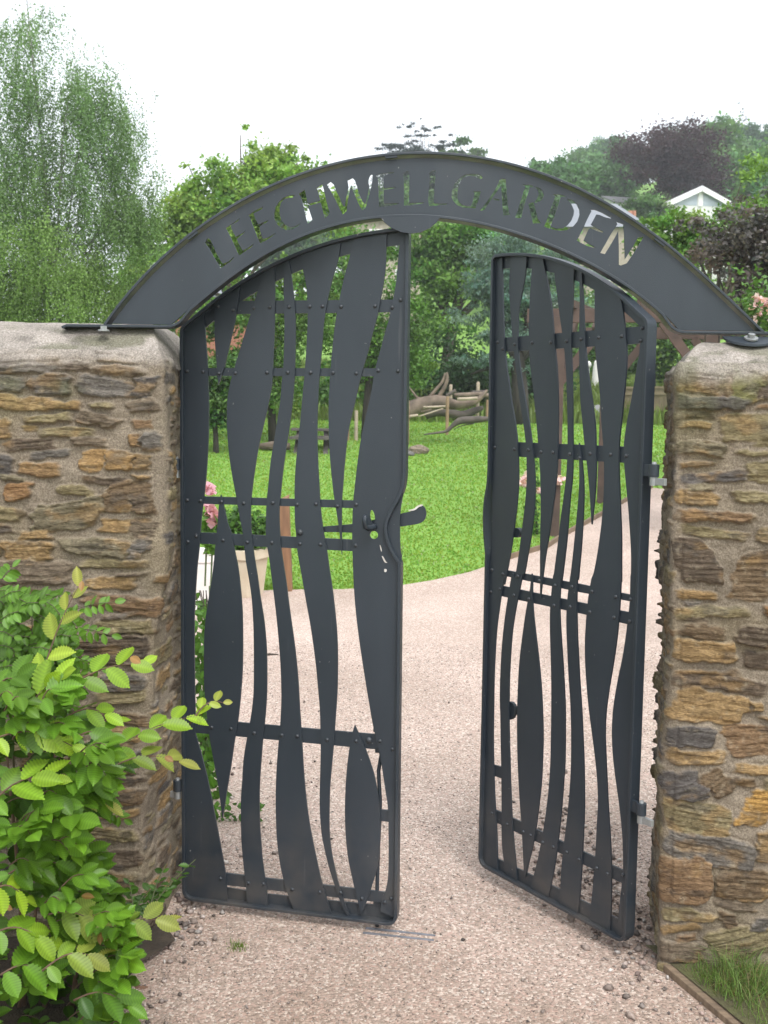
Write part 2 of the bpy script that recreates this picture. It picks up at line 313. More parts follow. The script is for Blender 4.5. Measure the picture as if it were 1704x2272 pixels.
LS = [
 (S1([(60, 650), (60, 1200), (60, 1900)])+S2([(40, 100), (45, 1000), (60, 2030)]),
  S1([(205, 600), (208, 700), (215, 800), (228, 1000), (234, 1150), (236, 1250), (233, 1450), (222, 1650), (208, 1800), (190, 1950), (175, 2150)])+S2([(140, 200), (128, 400), (125, 550), (127, 800), (130, 1000), (127, 1080), (160, 1200), (200, 1360), (240, 1560), (270, 1720), (293, 1850), (303, 1950), (305, 2060)])),
 (S1([(272, 500), (272, 610), (272, 800), (282, 950), (290, 1060), (295, 1115)]), S1([(438, 440), (435, 490), (420, 600), (400, 720), (370, 850), (340, 980), (310, 1080), (296, 1117)])),
 (S1([(590, 360), (575, 420), (540, 540), (490, 700), (440, 870), (400, 1000), (370, 1110), (354, 1200), (350, 1300), (352, 1420), (365, 1570), (385, 1700), (410, 1830), (432, 1960), (452, 2060)])+S2([(405, 150), (420, 240), (437, 350), (447, 500), (450, 650), (450, 800), (447, 900), (435, 1000), (418, 1100), (408, 1150), (393, 1250), (387, 1350), (380, 1450), (380, 1600), (383, 1700), (392, 1800), (403, 1900), (410, 1980), (412, 2060)]),
  S1([(650, 310), (650, 375), (652, 600), (648, 800), (640, 1000), (632, 1120), (610, 1240), (580, 1370), (550, 1500), (525, 1650), (508, 1780), (500, 1880), (500, 1960), (505, 2060)])+S2([(455, 150), (470, 240), (485, 350), (508, 500), (520, 650), (522, 800), (520, 900), (513, 1000), (503, 1100), (498, 1150), (490, 1250), (483, 1350), (480, 1450), (483, 1600), (490, 1700), (498, 1800), (513, 1900), (523, 1980), (528, 2070)])),
 (S1([(312, 1808), (300, 1870), (290, 2000)])+S2([(248, 0), (238, 100), (222, 250), (205, 350), (190, 450), (180, 560), (178, 700), (180, 850), (190, 960), (203, 1080), (215, 1160), (240, 1300), (258, 1400), (270, 1490), (278, 1560)]),
  S1([(313, 1808), (330, 1880), (355, 1990)])+S2([(325, 0), (345, 100), (365, 200), (380, 330), (388, 450), (390, 600), (388, 750), (378, 900), (362, 1040), (345, 1140), (325, 1280), (305, 1400), (290, 1500), (280, 1562)])),
 (S1([(703, 280), (705, 360), (707, 500), (708, 650), (712, 720), (710, 850), (705, 1000), (695, 1100), (685, 1220), (665, 1350), (645, 1480), (625, 1600), (610, 1750), (600, 1850), (596, 1950), (595, 2080)])+S2([(530, 120), (545, 230), (560, 350), (575, 480), (588, 620), (597, 760), (600, 900), (597, 1000), (590, 1100), (583, 1170), (575, 1280), (570, 1400), (570, 1550), (578, 1700), (595, 1820), (620, 1930), (648, 2010), (672, 2075)]),
  S1([(738, 260), (740, 325), (755, 430), (772, 570), (780, 680), (782, 800), (778, 1000), (772, 1120), (760, 1250), (745, 1370), (728, 1480), (710, 1600), (698, 1700), (688, 1800), (680, 1880), (680, 1980), (686, 2090)])+S2([(597, 80), (615, 200), (630, 300), (645, 420), (665, 560), (680, 680), (693, 820), (700, 950), (708, 1070), (715, 1180), (722, 1300), (735, 1450), (752, 1580), (772, 1690), (795, 1800), (820, 1910), (850, 2010), (876, 2088)])),
 (S1([(795, 230), (808, 300), (830, 400), (850, 500), (856, 600), (858, 700), (852, 850), (842, 1000), (832, 1120), (820, 1250), (808, 1380), (795, 1500), (783, 1620), (776, 1750), (776, 1870), (778, 1980), (788, 2090)])+S2([(690, 120), (715, 260), (735, 380), (757, 500), (775, 620), (790, 740), (800, 850), (810, 970), (813, 1080), (815, 1170), (813, 1280), (810, 1400), (810, 1520), (820, 1650), (838, 1740), (860, 1830), (888, 1920), (915, 2000), (938, 2050), (958, 2095)]),
  S1([(1072, 150), (1068, 205), (1050, 330), (1020, 430), (995, 530), (975, 630), (960, 730), (950, 850), (938, 1000), (928, 1120), (922, 1250), (918, 1400), (920, 1520), (925, 1650), (932, 1770), (940, 1900), (952, 2000), (968, 2100)])+S2([(847, 90), (862, 200), (880, 320), (893, 430), (903, 540), (908, 650), (908, 780), (905, 880), (897, 1000), (890, 1100), (883, 1190), (873, 1300), (865, 1400), (862, 1520), (862, 1620), (868, 1700), (880, 1780), (895, 1850), (915, 1930), (940, 2010), (965, 2075), (974, 2095)])),
 (S1([(1160, 120), (1148, 185), (1120, 320), (1090, 430), (1068, 530), (1050, 620), (1030, 740), (1015, 870), (1003, 1000), (995, 1120), (990, 1240), (990, 1350), (992, 1450), (998, 1570), (1010, 1700), (1025, 1830), (1045, 1950), (1060, 2060), (1072, 2185)]),
  S1([(1356, 100), (1355, 165), (1353, 260), (1348, 380), (1335, 480), (1315, 590), (1295, 690), (1265, 800), (1235, 920), (1205, 1020), (1180, 1120), (1155, 1230), (1130, 1330), (1112, 1420), (1100, 1520), (1088, 1640), (1080, 1750), (1073, 1850), (1072, 1980), (1073, 2100), (1074, 2187)])),
 (S1([(1442, 90), (1440, 190), (1430, 300), (1418, 440), (1405, 530), (1390, 600), (1370, 700), (1345, 790), (1320, 880), (1295, 970), (1275, 1060), (1255, 1180), (1230, 1290), (1205, 1400), (1185, 1510), (1170, 1620), (1155, 1750), (1145, 1850), (1140, 1950), (1138, 2080)])+S2([(988, 100), (993, 250), (1003, 400), (1017, 530), (1035, 660), (1055, 790), (1078, 930), (1095, 1030), (1108, 1090), (1120, 1150), (1138, 1215), (1150, 1290), (1166, 1400), (1182, 1510), (1185, 1650), (1185, 1800), (1180, 1900), (1166, 1965), (1150, 1995), (1140, 2070)]),
  S1([(1484, 90), (1484, 500), (1480, 1000), (1474, 1500), (1466, 1750), (1450, 1850), (1440, 1930), (1438, 2050), (1441, 2140), (1450, 2200)])+S2([(1258, 90), (1246, 500), (1243, 1000), (1238, 1500), (1232, 1950), (1228, 2110)])),
 (S2([(1000, 1053), (985, 1110), (970, 1190), (958, 1290), (950, 1400), (947, 1520), (950, 1640), (958, 1730), (970, 1810), (985, 1880), (1000, 1950), (1018, 2020), (1034, 2077)]), S2([(1001, 1053), (1015, 1085), (1040, 1140), (1065, 1200), (1090, 1270), (1110, 1340), (1128, 1440), (1138, 1540), (1140, 1650), (1132, 1760), (1118, 1850), (1098, 1920), (1075, 1990), (1050, 2060), (1036, 2078)])),
]
def ell(cx, cy, rx, ry, tilt=0, n=16):
    r = math.radians(tilt); return [(cx+rx*math.cos(a)*math.cos(r)-ry*math.sin(a)*math.sin(r), cy+rx*math.cos(a)*math.sin(r)+ry*math.sin(a)*math.cos(r)) for a in np.linspace(0, 2*math.pi, n, endpoint=False)]
for i, (a, b) in enumerate(LS):
    if i == 7:
        pa = crom(G.poly(a), 3); pb = crom(G.poly(b), 3)
        plate('slat', [pa+pb[::-1]], STEEL, G.root, 0, .006, clip=clipL, holes=[G.poly([A1(*q) for q in ell(1266, 1948, 15, 44, -8)]), G.poly([A1(*q) for q in ell(1275, 2062, 26, 26)])])
    else: G.slat(a, b, clipL)
inner = [(u, v) for u, v in top]
rim = [(u, v) for u, v in inner[1:]]+[(u, v-.046-.012*(1-u/uf)) for u, v in reversed(inner[1:])]
plate('arch_band', [rim], STEEL, G.root, .007, .014)
G.bar([A1(215, 672), A1(300, 600), A1(320, 588), A1(1470, 578), A1(1470, 657)])
for q in ([A1(85, 1010), A1(1470, 1012), A1(1470, 1064), A1(85, 1059)], [A1(85, 1817), A1(1200, 1847), A1(1200, 1896), A1(85, 1864)], [A1(85, 2043), A1(1190, 2095), A1(1190, 2168), A1(85, 2114)],
          [A2(80, 1022), A2(360, 1042), A2(1110, 1108), A2(1230, 1120), A2(1230, 1202), A2(1110, 1190), A2(360, 1120), A2(80, 1096)], [A2(90, 1842), A2(300, 1868), A2(1165, 1972), A2(1230, 1980), A2(1230, 2038), A2(1165, 2030), A2(300, 1933), A2(90, 1906)], [A2(1090, 1515), A2(1235, 1530), A2(1235, 1592), A2(1090, 1577)]): G.bar(q, clip=clipL)
G.bar([A2(70, 1900), A2(300, 1953), A2(520, 1988), A2(860, 2024), A2(1245, 2062), A2(1245, 2160), A2(70, 2030)], 'bottom_rail', (.016, .022), clip=clipL)
rivets(G, S1([(294, 623), (390, 647), (520, 635), (620, 628), (741, 626), (872, 625), (952, 622), (1069, 625), (1282, 622), (1390, 630), (1443, 583), (100, 1030), (200, 1035), (300, 1045), (404, 1043), (602, 1040), (733, 1040), (877, 1040), (1018, 1041), (1164, 1045), (1302, 1028), (1426, 1030), (101, 1842), (184, 1846), (316, 1853), (455, 1862), (639, 1860), (793, 1870), (911, 1867), (1045, 1880), (1163, 1870), (157, 2068), (104, 2105), (326, 2095), (478, 2107), (633, 2110), (810, 2118), (938, 2122), (1160, 2128)]))
rivets(G, S2([(220, 1066), (326, 1073), (453, 1097), (603, 1109), (687, 1114), (850, 1134), (1008, 1141), (1138, 1141), (1207, 1185), (268, 1890), (421, 1915), (502, 1920), (660, 1950), (810, 1965), (924, 1968), (1040, 2000), (1165, 2020), (1200, 2000)]))
rivets(G, [A1(810, 2045), A2(1079, 1136)], 1.7)
# latch: lever behind the slats, tongue past the stile, thumb tab through the slot
lat = crom([G.uv(A1(*q)) for q in ((790, 2038), (955, 2012), (1140, 1995), (1300, 1962), (1440, 1930), (1500, 1915), (1535, 1890), (1560, 1876), (1585, 1888), (1597, 1925), (1588, 1968), (1555, 1992), (1500, 2003), (1440, 2012), (1300, 2035), (1140, 2050), (965, 2047), (800, 2062))], 4, True)
lo = plate('latch', [lat], STEEL, G.root, .015, .022)
Z5 = zz(700, 1060, 5.925)
def loc3(leaf, q, y): u, v = leaf.uv(q); return (u, y, v)
b = MB(); b.tube([loc3(G, Z5(785, 640), .012), loc3(G, Z5(770, 650), -.012), loc3(G, Z5(730, 655), -.026), loc3(G, Z5(697, 630), -.036), loc3(G, Z5(688, 570), -.040), loc3(G, Z5(692, 500), -.040), loc3(G, Z5(697, 478), -.038)], [.009, .009, .009, .009, .0088, .0085, .005], 10)
b.build('latch_handle', STEEL, lo, smooth=True)
ch = plate('worn_edge', [crom([G.uv(Z5(*q)) for q in ((1205, 432), (1280, 412), (1330, 372), (1385, 355), (1395, 372), (1345, 392), (1300, 428), (1240, 442))], 3, True)], CHIP, lo, .0135, .0149)
plate('bare_scratch', [crom([G.uv(Z5(*q)) for q in p], 3, True) for p in (((872, 1030), (892, 1040), (925, 1100), (945, 1115), (915, 1115), (890, 1075)), ((905, 1200), (935, 1205), (932, 1235), (908, 1238)), ((845, 885), (858, 900), (872, 960), (862, 965)))], CHIP, G.root, -.0006, -.0001)
Z6 = zz(740, 1580, 4.023)
b = MB(); b.tube([loc3(G, Z6(*q), .022) for q in ((375, 150), (385, 300), (412, 400), (388, 540), (392, 650), (402, 800), (397, 1000), (387, 1200), (377, 1500), (373, 1700), (368, 1840))]+[loc3(G, Z6(367, 1900), .034), loc3(G, Z6(366, 2035), .034)], .0062, 10)
db = b.build('drop_bolt', STEEL, G.root, smooth=True)
for q, d in (((385, 170), (.030, .02, .018)), ((395, 355), (.026, .02, .018)), ((380, 1730), (.026, .022, .014))):
    b = MB(); b.box(loc3(G, Z6(*q), .025), d); b.build('guide', STEEL, db, bevel=.002)
def hinge(leaf, v, side, arm, back=0.0):
    """side -1: the hinge stile is at u=0; barrel outside it, strap on the stile, pin plate into the wall"""
    b = MB(); y = -.004*leaf.b+back
    b.box((-arm/2, y, v), (arm, .010, .036)); b.cyl((-arm, y, v), .0145, .036, 16)
    h = b.build('hinge', STEEL, leaf.root, bevel=.001)
    b = MB(); b.tube([(-arm, y, v-.043), (-arm, y, v-.019), (-arm, y, v-.0185), (-arm, y, v+.0185), (-arm, y, v+.019), (-arm, y, v+.025)], [.0115, .0115, .007, .007, .0075, .006], 16); b.build('pin', GALV, h)
    b = MB(); b.box((-arm-.026, y, v-.031), (.034, .012, .020)); b.build('wall_bracket', GALV, h, bevel=.001)
for y in (1030, 1742): hinge(G, G.uv((398, y))[1], -1, .022)
# ---------------------------------------------------------------- right leaf
thR = 2.19144; hx = .77+.029*math.cos(thR); hy = 3.0+.029*math.sin(thR)
H = Leaf('garden_gate', 'dark grey steel gate leaf with wavy slats swung open beside the bare stone pier', hx, hy, thR, -1)
ufr = .7035-.029; vbr = .021
cR = circfit(H.poly([B1(*q) for q in ((195, 128), (260, 118), (330, 116), (420, 122), (500, 135), (580, 160), (660, 195), (740, 235), (820, 285), (900, 345), (980, 410), (1050, 470), (1100, 515))]))
topR = arcpts(cR, .006, ufr, 34)
gripR = crom([H.uv(B1(*q)) for q in ((121, 1960), (114, 1880), (109, 1800), (109, 1700), (117, 1610), (130, 1535), (136, 1450))], 4)
clipR = roundcorner((0, .6), (0, vbr), (.3, vbr), .02)+roundcorner((.3, vbr), (ufr, vbr), (ufr, .6), .02)+[topR[-1]]+list(reversed(topR))
strip('frame', leaf_path(ufr-.004, vbr+.004, [(a, b-.004) for a, b in topR], gripR), .010, .013, -.028, STEEL, H.root, closed=True)
T1 = lambda L: [B1(*q) for q in L]
T2 = lambda L: [B2(*q) for q in L]
def edge(n, lean): pass
RS = [
 (T1([(150, 60), (152, 600), (146, 1000), (142, 1400), (143, 1560), (144, 1700), (142, 1850), (128, 2000)])+T2([(104, 100), (92, 700), (78, 1300), (62, 1760)]),
  T1([(204, 60), (205, 150), (208, 400), (215, 600), (222, 720), (232, 820), (245, 900), (262, 1030), (280, 1130), (293, 1230), (300, 1320), (304, 1450), (302, 1550), (295, 1650), (283, 1750), (270, 1850), (255, 1950), (235, 2060), (217, 2150)])+T2([(205, 80), (185, 180), (170, 280), (155, 400), (145, 560), (140, 700), (138, 850), (136, 1000), (138, 1150), (145, 1350), (155, 1520), (160, 1660), (163, 1790)])),
 (T1([(262, 80), (258, 140), (248, 300), (250, 400), (258, 500), (265, 600), (275, 700), (290, 830), (305, 960), (322, 1080), (340, 1200), (350, 1290), (355, 1400), (355, 1530), (345, 1650), (330, 1780), (315, 1900), (298, 2020), (280, 2110)])+T2([(245, 80), (222, 210), (205, 320), (192, 430), (182, 560), (176, 700), (175, 800), (178, 900), (180, 1050), (183, 1200), (185, 1400), (185, 1540), (190, 1650), (205, 1750), (213, 1820)]),
  T1([(358, 80), (355, 138), (345, 250), (325, 360), (308, 450), (300, 550), (300, 640), (305, 740), (322, 870), (340, 980), (358, 1090), (375, 1190), (388, 1300), (398, 1400), (404, 1500), (404, 1600), (396, 1720), (380, 1850), (360, 1970), (340, 2080)])+T2([(303, 90), (280, 200), (262, 290), (245, 400), (235, 520), (228, 650), (225, 800), (225, 920), (228, 1050), (232, 1200), (237, 1350), (243, 1480), (252, 1600), (262, 1700), (272, 1830)])),
 (T1([(394, 80), (392, 140), (380, 300), (372, 450), (368, 600), (370, 720), (380, 830), (395, 950), (405, 1050), (415, 1150), (425, 1280), (432, 1370), (438, 1480), (440, 1600), (441, 1700), (438, 1850), (437, 2000), (437, 2110), (437, 2230)]),
  T1([(450, 80), (455, 150), (475, 260), (495, 360), (510, 470), (520, 600), (530, 720), (540, 830), (546, 950), (547, 1100), (546, 1250), (543, 1380), (535, 1500), (525, 1600), (512, 1690), (500, 1780), (485, 1880), (468, 1980), (455, 2080), (445, 2170), (439, 2232)])),
 (T1([(512, 100), (518, 165), (530, 280), (545, 400), (560, 520), (575, 620), (590, 750), (598, 870), (602, 1000), (605, 1120), (606, 1250), (606, 1330), (600, 1450), (590, 1550), (575, 1660), (560, 1770), (548, 1880), (535, 1980), (522, 2080)])+T2([(475, 100), (465, 200), (458, 300), (458, 420), (462, 550), (465, 700), (465, 850), (463, 1000), (460, 1150), (450, 1300), (435, 1430), (415, 1560), (390, 1690), (365, 1790), (345, 1880)]),
  T1([(646, 140), (645, 210), (640, 330), (635, 450), (630, 550), (627, 650), (630, 780), (633, 900), (635, 1000), (636, 1150), (637, 1280), (637, 1380), (633, 1500), (622, 1600), (612, 1720), (602, 1850), (590, 1960), (578, 2060), (567, 2140)])+T2([(525, 80), (515, 180), (512, 270), (515, 370), (522, 480), (530, 600), (537, 720), (542, 850), (542, 1000), (540, 1150), (530, 1300), (518, 1450), (503, 1580), (490, 1690), (470, 1800), (448, 1910)])),
 (T1([(676, 150), (678, 235), (680, 400), (677, 600), (677, 750), (680, 900), (685, 1030), (695, 1130), (708, 1270), (718, 1350), (730, 1460), (742, 1600), (752, 1775)]),
  T1([(688, 150), (692, 240), (700, 380), (706, 520), (712, 620), (718, 720), (732, 850), (748, 960), (762, 1070), (775, 1180), (778, 1280), (780, 1400), (778, 1500), (772, 1600), (762, 1700), (754, 1780)])),
 (T1([(674, 1280), (677, 1400), (678, 1500), (672, 1620), (660, 1750), (648, 1870), (638, 1970), (625, 2080)])+T2([(572, 100), (560, 190), (552, 280), (550, 380), (555, 500), (562, 650), (572, 800), (577, 950), (577, 1080), (575, 1200), (565, 1350), (550, 1500), (535, 1620), (522, 1750), (515, 1900), (512, 1990)]),
  T1([(675, 1280), (688, 1360), (698, 1450), (704, 1560), (702, 1680), (696, 1800), (688, 1920), (678, 2030), (670, 2120)])+T2([(612, 100), (608, 200), (608, 300), (612, 450), (618, 570), (625, 700), (635, 850), (642, 1000), (648, 1150), (650, 1300), (650, 1420), (645, 1550), (638, 1700), (630, 1830), (622, 1930), (612, 2010)])),
 (T1([(768, 180), (770, 275), (772, 400), (772, 550), (775, 680), (785, 800), (800, 930), (808, 1040), (813, 1150), (822, 1260), (828, 1350), (830, 1470), (828, 1580), (822, 1680), (812, 1790), (800, 1880), (785, 1980), (765, 2080)])+T2([(690, 120), (670, 250), (660, 370), (655, 470), (657, 600), (665, 720), (675, 830), (690, 950), (707, 1080), (720, 1200), (727, 1300), (728, 1400), (722, 1500), (715, 1650), (705, 1780), (695, 1900), (685, 2000), (681, 2060)]),
  T1([(905, 280), (930, 395), (942, 450), (955, 550), (963, 640), (968, 740), (965, 830), (955, 950), (945, 1050), (935, 1150), (925, 1240), (920, 1330), (920, 1450), (925, 1580), (930, 1720), (935, 1850), (935, 2000), (935, 2130)])+T2([(858, 120), (852, 240), (842, 370), (830, 480), (812, 600), (795, 700), (780, 800), (770, 900), (768, 1000), (772, 1120), (778, 1250), (785, 1400), (795, 1550), (802, 1700), (803, 1850), (800, 2000), (794, 2110)])),
 (T1([(1072, 480), (1065, 560), (1052, 650), (1045, 730), (1030, 820), (1010, 940), (990, 1050), (970, 1150), (955, 1250), (950, 1330), (955, 1430), (965, 1540), (978, 1680), (988, 1820), (995, 1950), (995, 2080)])+T2([(912, 100), (908, 240), (897, 340), (885, 440), (868, 550), (845, 660), (825, 770), (812, 870), (807, 980), (812, 1100), (825, 1220), (842, 1340), (858, 1470), (868, 1600), (870, 1750), (862, 1850), (850, 1950), (836, 2120)]),
  T1([(1102, 480), (1098, 620), (1089, 1150), (1062, 2200)])+T2([(942, 900), (907, 1800), (893, 2170)])),
 (T2([(354, 83), (345, 170), (330, 250), (315, 340), (300, 450), (285, 580), (278, 700), (273, 830), (272, 950), (274, 1100), (280, 1250), (288, 1380), (297, 1500), (305, 1650), (312, 1792)]),
  T2([(355, 83), (358, 110), (358, 200), (362, 290), (372, 390), (385, 500), (398, 620), (408, 740), (414, 870), (417, 980), (415, 1100), (408, 1250), (395, 1380), (380, 1500), (362, 1610), (340, 1700), (320, 1790), (314, 1794)])),
]
for a, b in RS: H.slat(a, b, clipR)
rim = topR[1:]+[(u, v-.046) for u, v in reversed(topR[1:])]
plate('arch_band', [rim], STEEL, H.root, -.007, -.014, clip=clipR)
for q in ([B1(165, 637), B1(220, 632), B1(1060, 562), B1(1085, 560), B1(1085, 666), B1(1060, 668), B1(220, 720), B1(165, 725)], [B1(155, 1265), B1(300, 1275), B1(950, 1302), B1(1080, 1308), B1(1080, 1410), B1(950, 1402), B1(300, 1365), B1(155, 1355)],
          [B2(110, 45), B2(205, 65), B2(620, 143), B2(955, 215), B2(952, 250), B2(620, 190), B2(205, 100), B2(108, 78)], [B2(106, 135), B2(190, 155), B2(610, 245), B2(955, 315), B2(950, 385), B2(610, 307), B2(190, 215), B2(104, 195)],
          [B2(78, 1390), B2(145, 1420), B2(510, 1595), B2(900, 1780), B2(900, 1855), B2(510, 1665), B2(145, 1490), B2(76, 1455)], [B2(85, 1150), B2(200, 1184), B2(200, 1248), B2(85, 1212)]): H.bar(q, clip=clipR)
H.bar([B2(70, 1655), B2(300, 1765), B2(890, 2062), B2(890, 2160), B2(300, 1850), B2(68, 1740)], 'bottom_rail', (.007, .013), clip=clipR)
rivets(H, T1([(177, 663), (207, 703), (281, 675), (389, 665), (503, 663), (600, 655), (689, 642), (797, 633), (938, 625), (1055, 652), (1066, 575), (160, 1307), (280, 1318), (366, 1322), (444, 1335), (516, 1338), (620, 1348), (680, 1372), (745, 1345), (870, 1350), (967, 1358), (1065, 1338)]))
rivets(H, T2([(132, 62), (193, 85), (277, 98), (399, 123), (488, 150), (583, 157), (696, 184), (831, 214), (914, 228), (952, 234), (125, 186), (177, 170), (256, 205), (340, 226), (482, 263), (573, 270), (684, 300), (821, 330), (909, 352), (949, 355), (132, 1435), (216, 1497), (308, 1540), (350, 1560), (418, 1600), (477, 1625), (553, 1655), (623, 1697), (723, 1745), (783, 1777), (872, 1783)]))
plate('latch_catch', [H.poly([B1(*q) for q in ell(272, 1832, 27, 30)])], STEEL, H.root, -.012, -.03)
plate('hold_open_stud', [H.poly([B2(*q) for q in ell(215, 860, 34, 52)])], STEEL, H.root, -.010, -.022)
for y in (1042, 1792): hinge(H, H.uv((1420, y))[1], -1, .040, .0)
# ---------------------------------------------------------------- arch with cut-out lettering
pA = at(300, 725, 3.16); pB = at(1620, 750, 3.10); thA = math.atan2(pB.y-pA.y, pB.x-pA.x)
R_ = Leaf('name_arch', 'curved dark grey steel arch plate with cut-out lettering spanning the two stone piers', pA.x, pA.y, thA, 1)
R_.root['category'] = 'sign arch'
g1 = zz(130, 320, 1.9069); g2 = zz(840, 320, 1.9201)
outer = [g1(*q) for q in ((195, 765), (250, 680), (330, 590), (420, 500), (500, 430), (580, 360), (700, 280), (800, 220), (900, 170), (1000, 130), (1150, 88), (1300, 60), (1450, 42))]+[g2(*q) for q in ((300, 40), (450, 55), (550, 75), (700, 120), (850, 185), (950, 240), (1050, 300), (1180, 400), (1300, 480), (1400, 565), (1500, 660), (1580, 745), (1640, 805))]
innr = [g1(*q) for q in ((500, 755), (540, 720), (600, 665), (660, 615), (740, 555), (820, 500), (900, 455), (980, 415), (1060, 380), (1150, 350), (1250, 325), (1350, 310), (1460, 303))]+[g2(*q) for q in ((130, 305), (260, 318), (400, 335), (520, 360), (620, 392), (750, 440), (870, 495), (980, 560), (1080, 620), (1170, 695), (1240, 760))]
class Curve:
    """arch outline: radius about a fitted centre as a smooth polynomial of the angle"""
    def __init__(s, pts):
        p = np.array(pts); s.x, s.y, s.r = circfit(p); a = np.arctan2(p[:, 1]-s.y, p[:, 0]-s.x); s.p = np.polyfit(a-math.pi/2, np.hypot(p[:, 0]-s.x, p[:, 1]-s.y), 5)
    def R(s, a): return np.polyval(s.p, a-math.pi/2)
    def cross(s, v, side, sh):
        aa = np.linspace(math.pi/2, math.pi if side < 0 else 0, 600); y = s.y+(s.R(aa)-sh)*np.sin(aa); i = int(np.argmax(y < v)); return aa[max(i, 1)-1]
    def pts(s, v, n, sh=0.0):
        return [(s.x+(s.R(a)-sh)*math.cos(a), s.y+(s.R(a)-sh)*math.sin(a)) for a in np.linspace(s.cross(v, -1, sh), s.cross(v, 1, sh), n)]
    def on(s, u, v, off):
        a = math.atan2(v-s.y, u-s.x); return a, (s.x+(s.R(a)+off)*math.cos(a), s.y+(s.R(a)+off)*math.sin(a))
outer += [(1669, 712), (1690, 731)]
cO = Curve(R_.poly(outer)); cI = Curve(R_.poly(innr))
def arcv(c, v, n, shrink=0.0, side=1):
    """points on the circle from its left crossing of height v to its right crossing"""
    return c.pts(v, n, shrink)
vb_ = R_.uv((310, 723))[1]
A_o = arcv(cO, vb_+.004, 70, .016); A_i = arcv(cI, vb_+.004, 70, -.006)
lz1 = zz(440, 380, 5.925); lz2 = zz(700, 360, 5.3516); lz3 = zz(980, 370, 6.9125); lz4 = zz(1180, 400, 5.925)
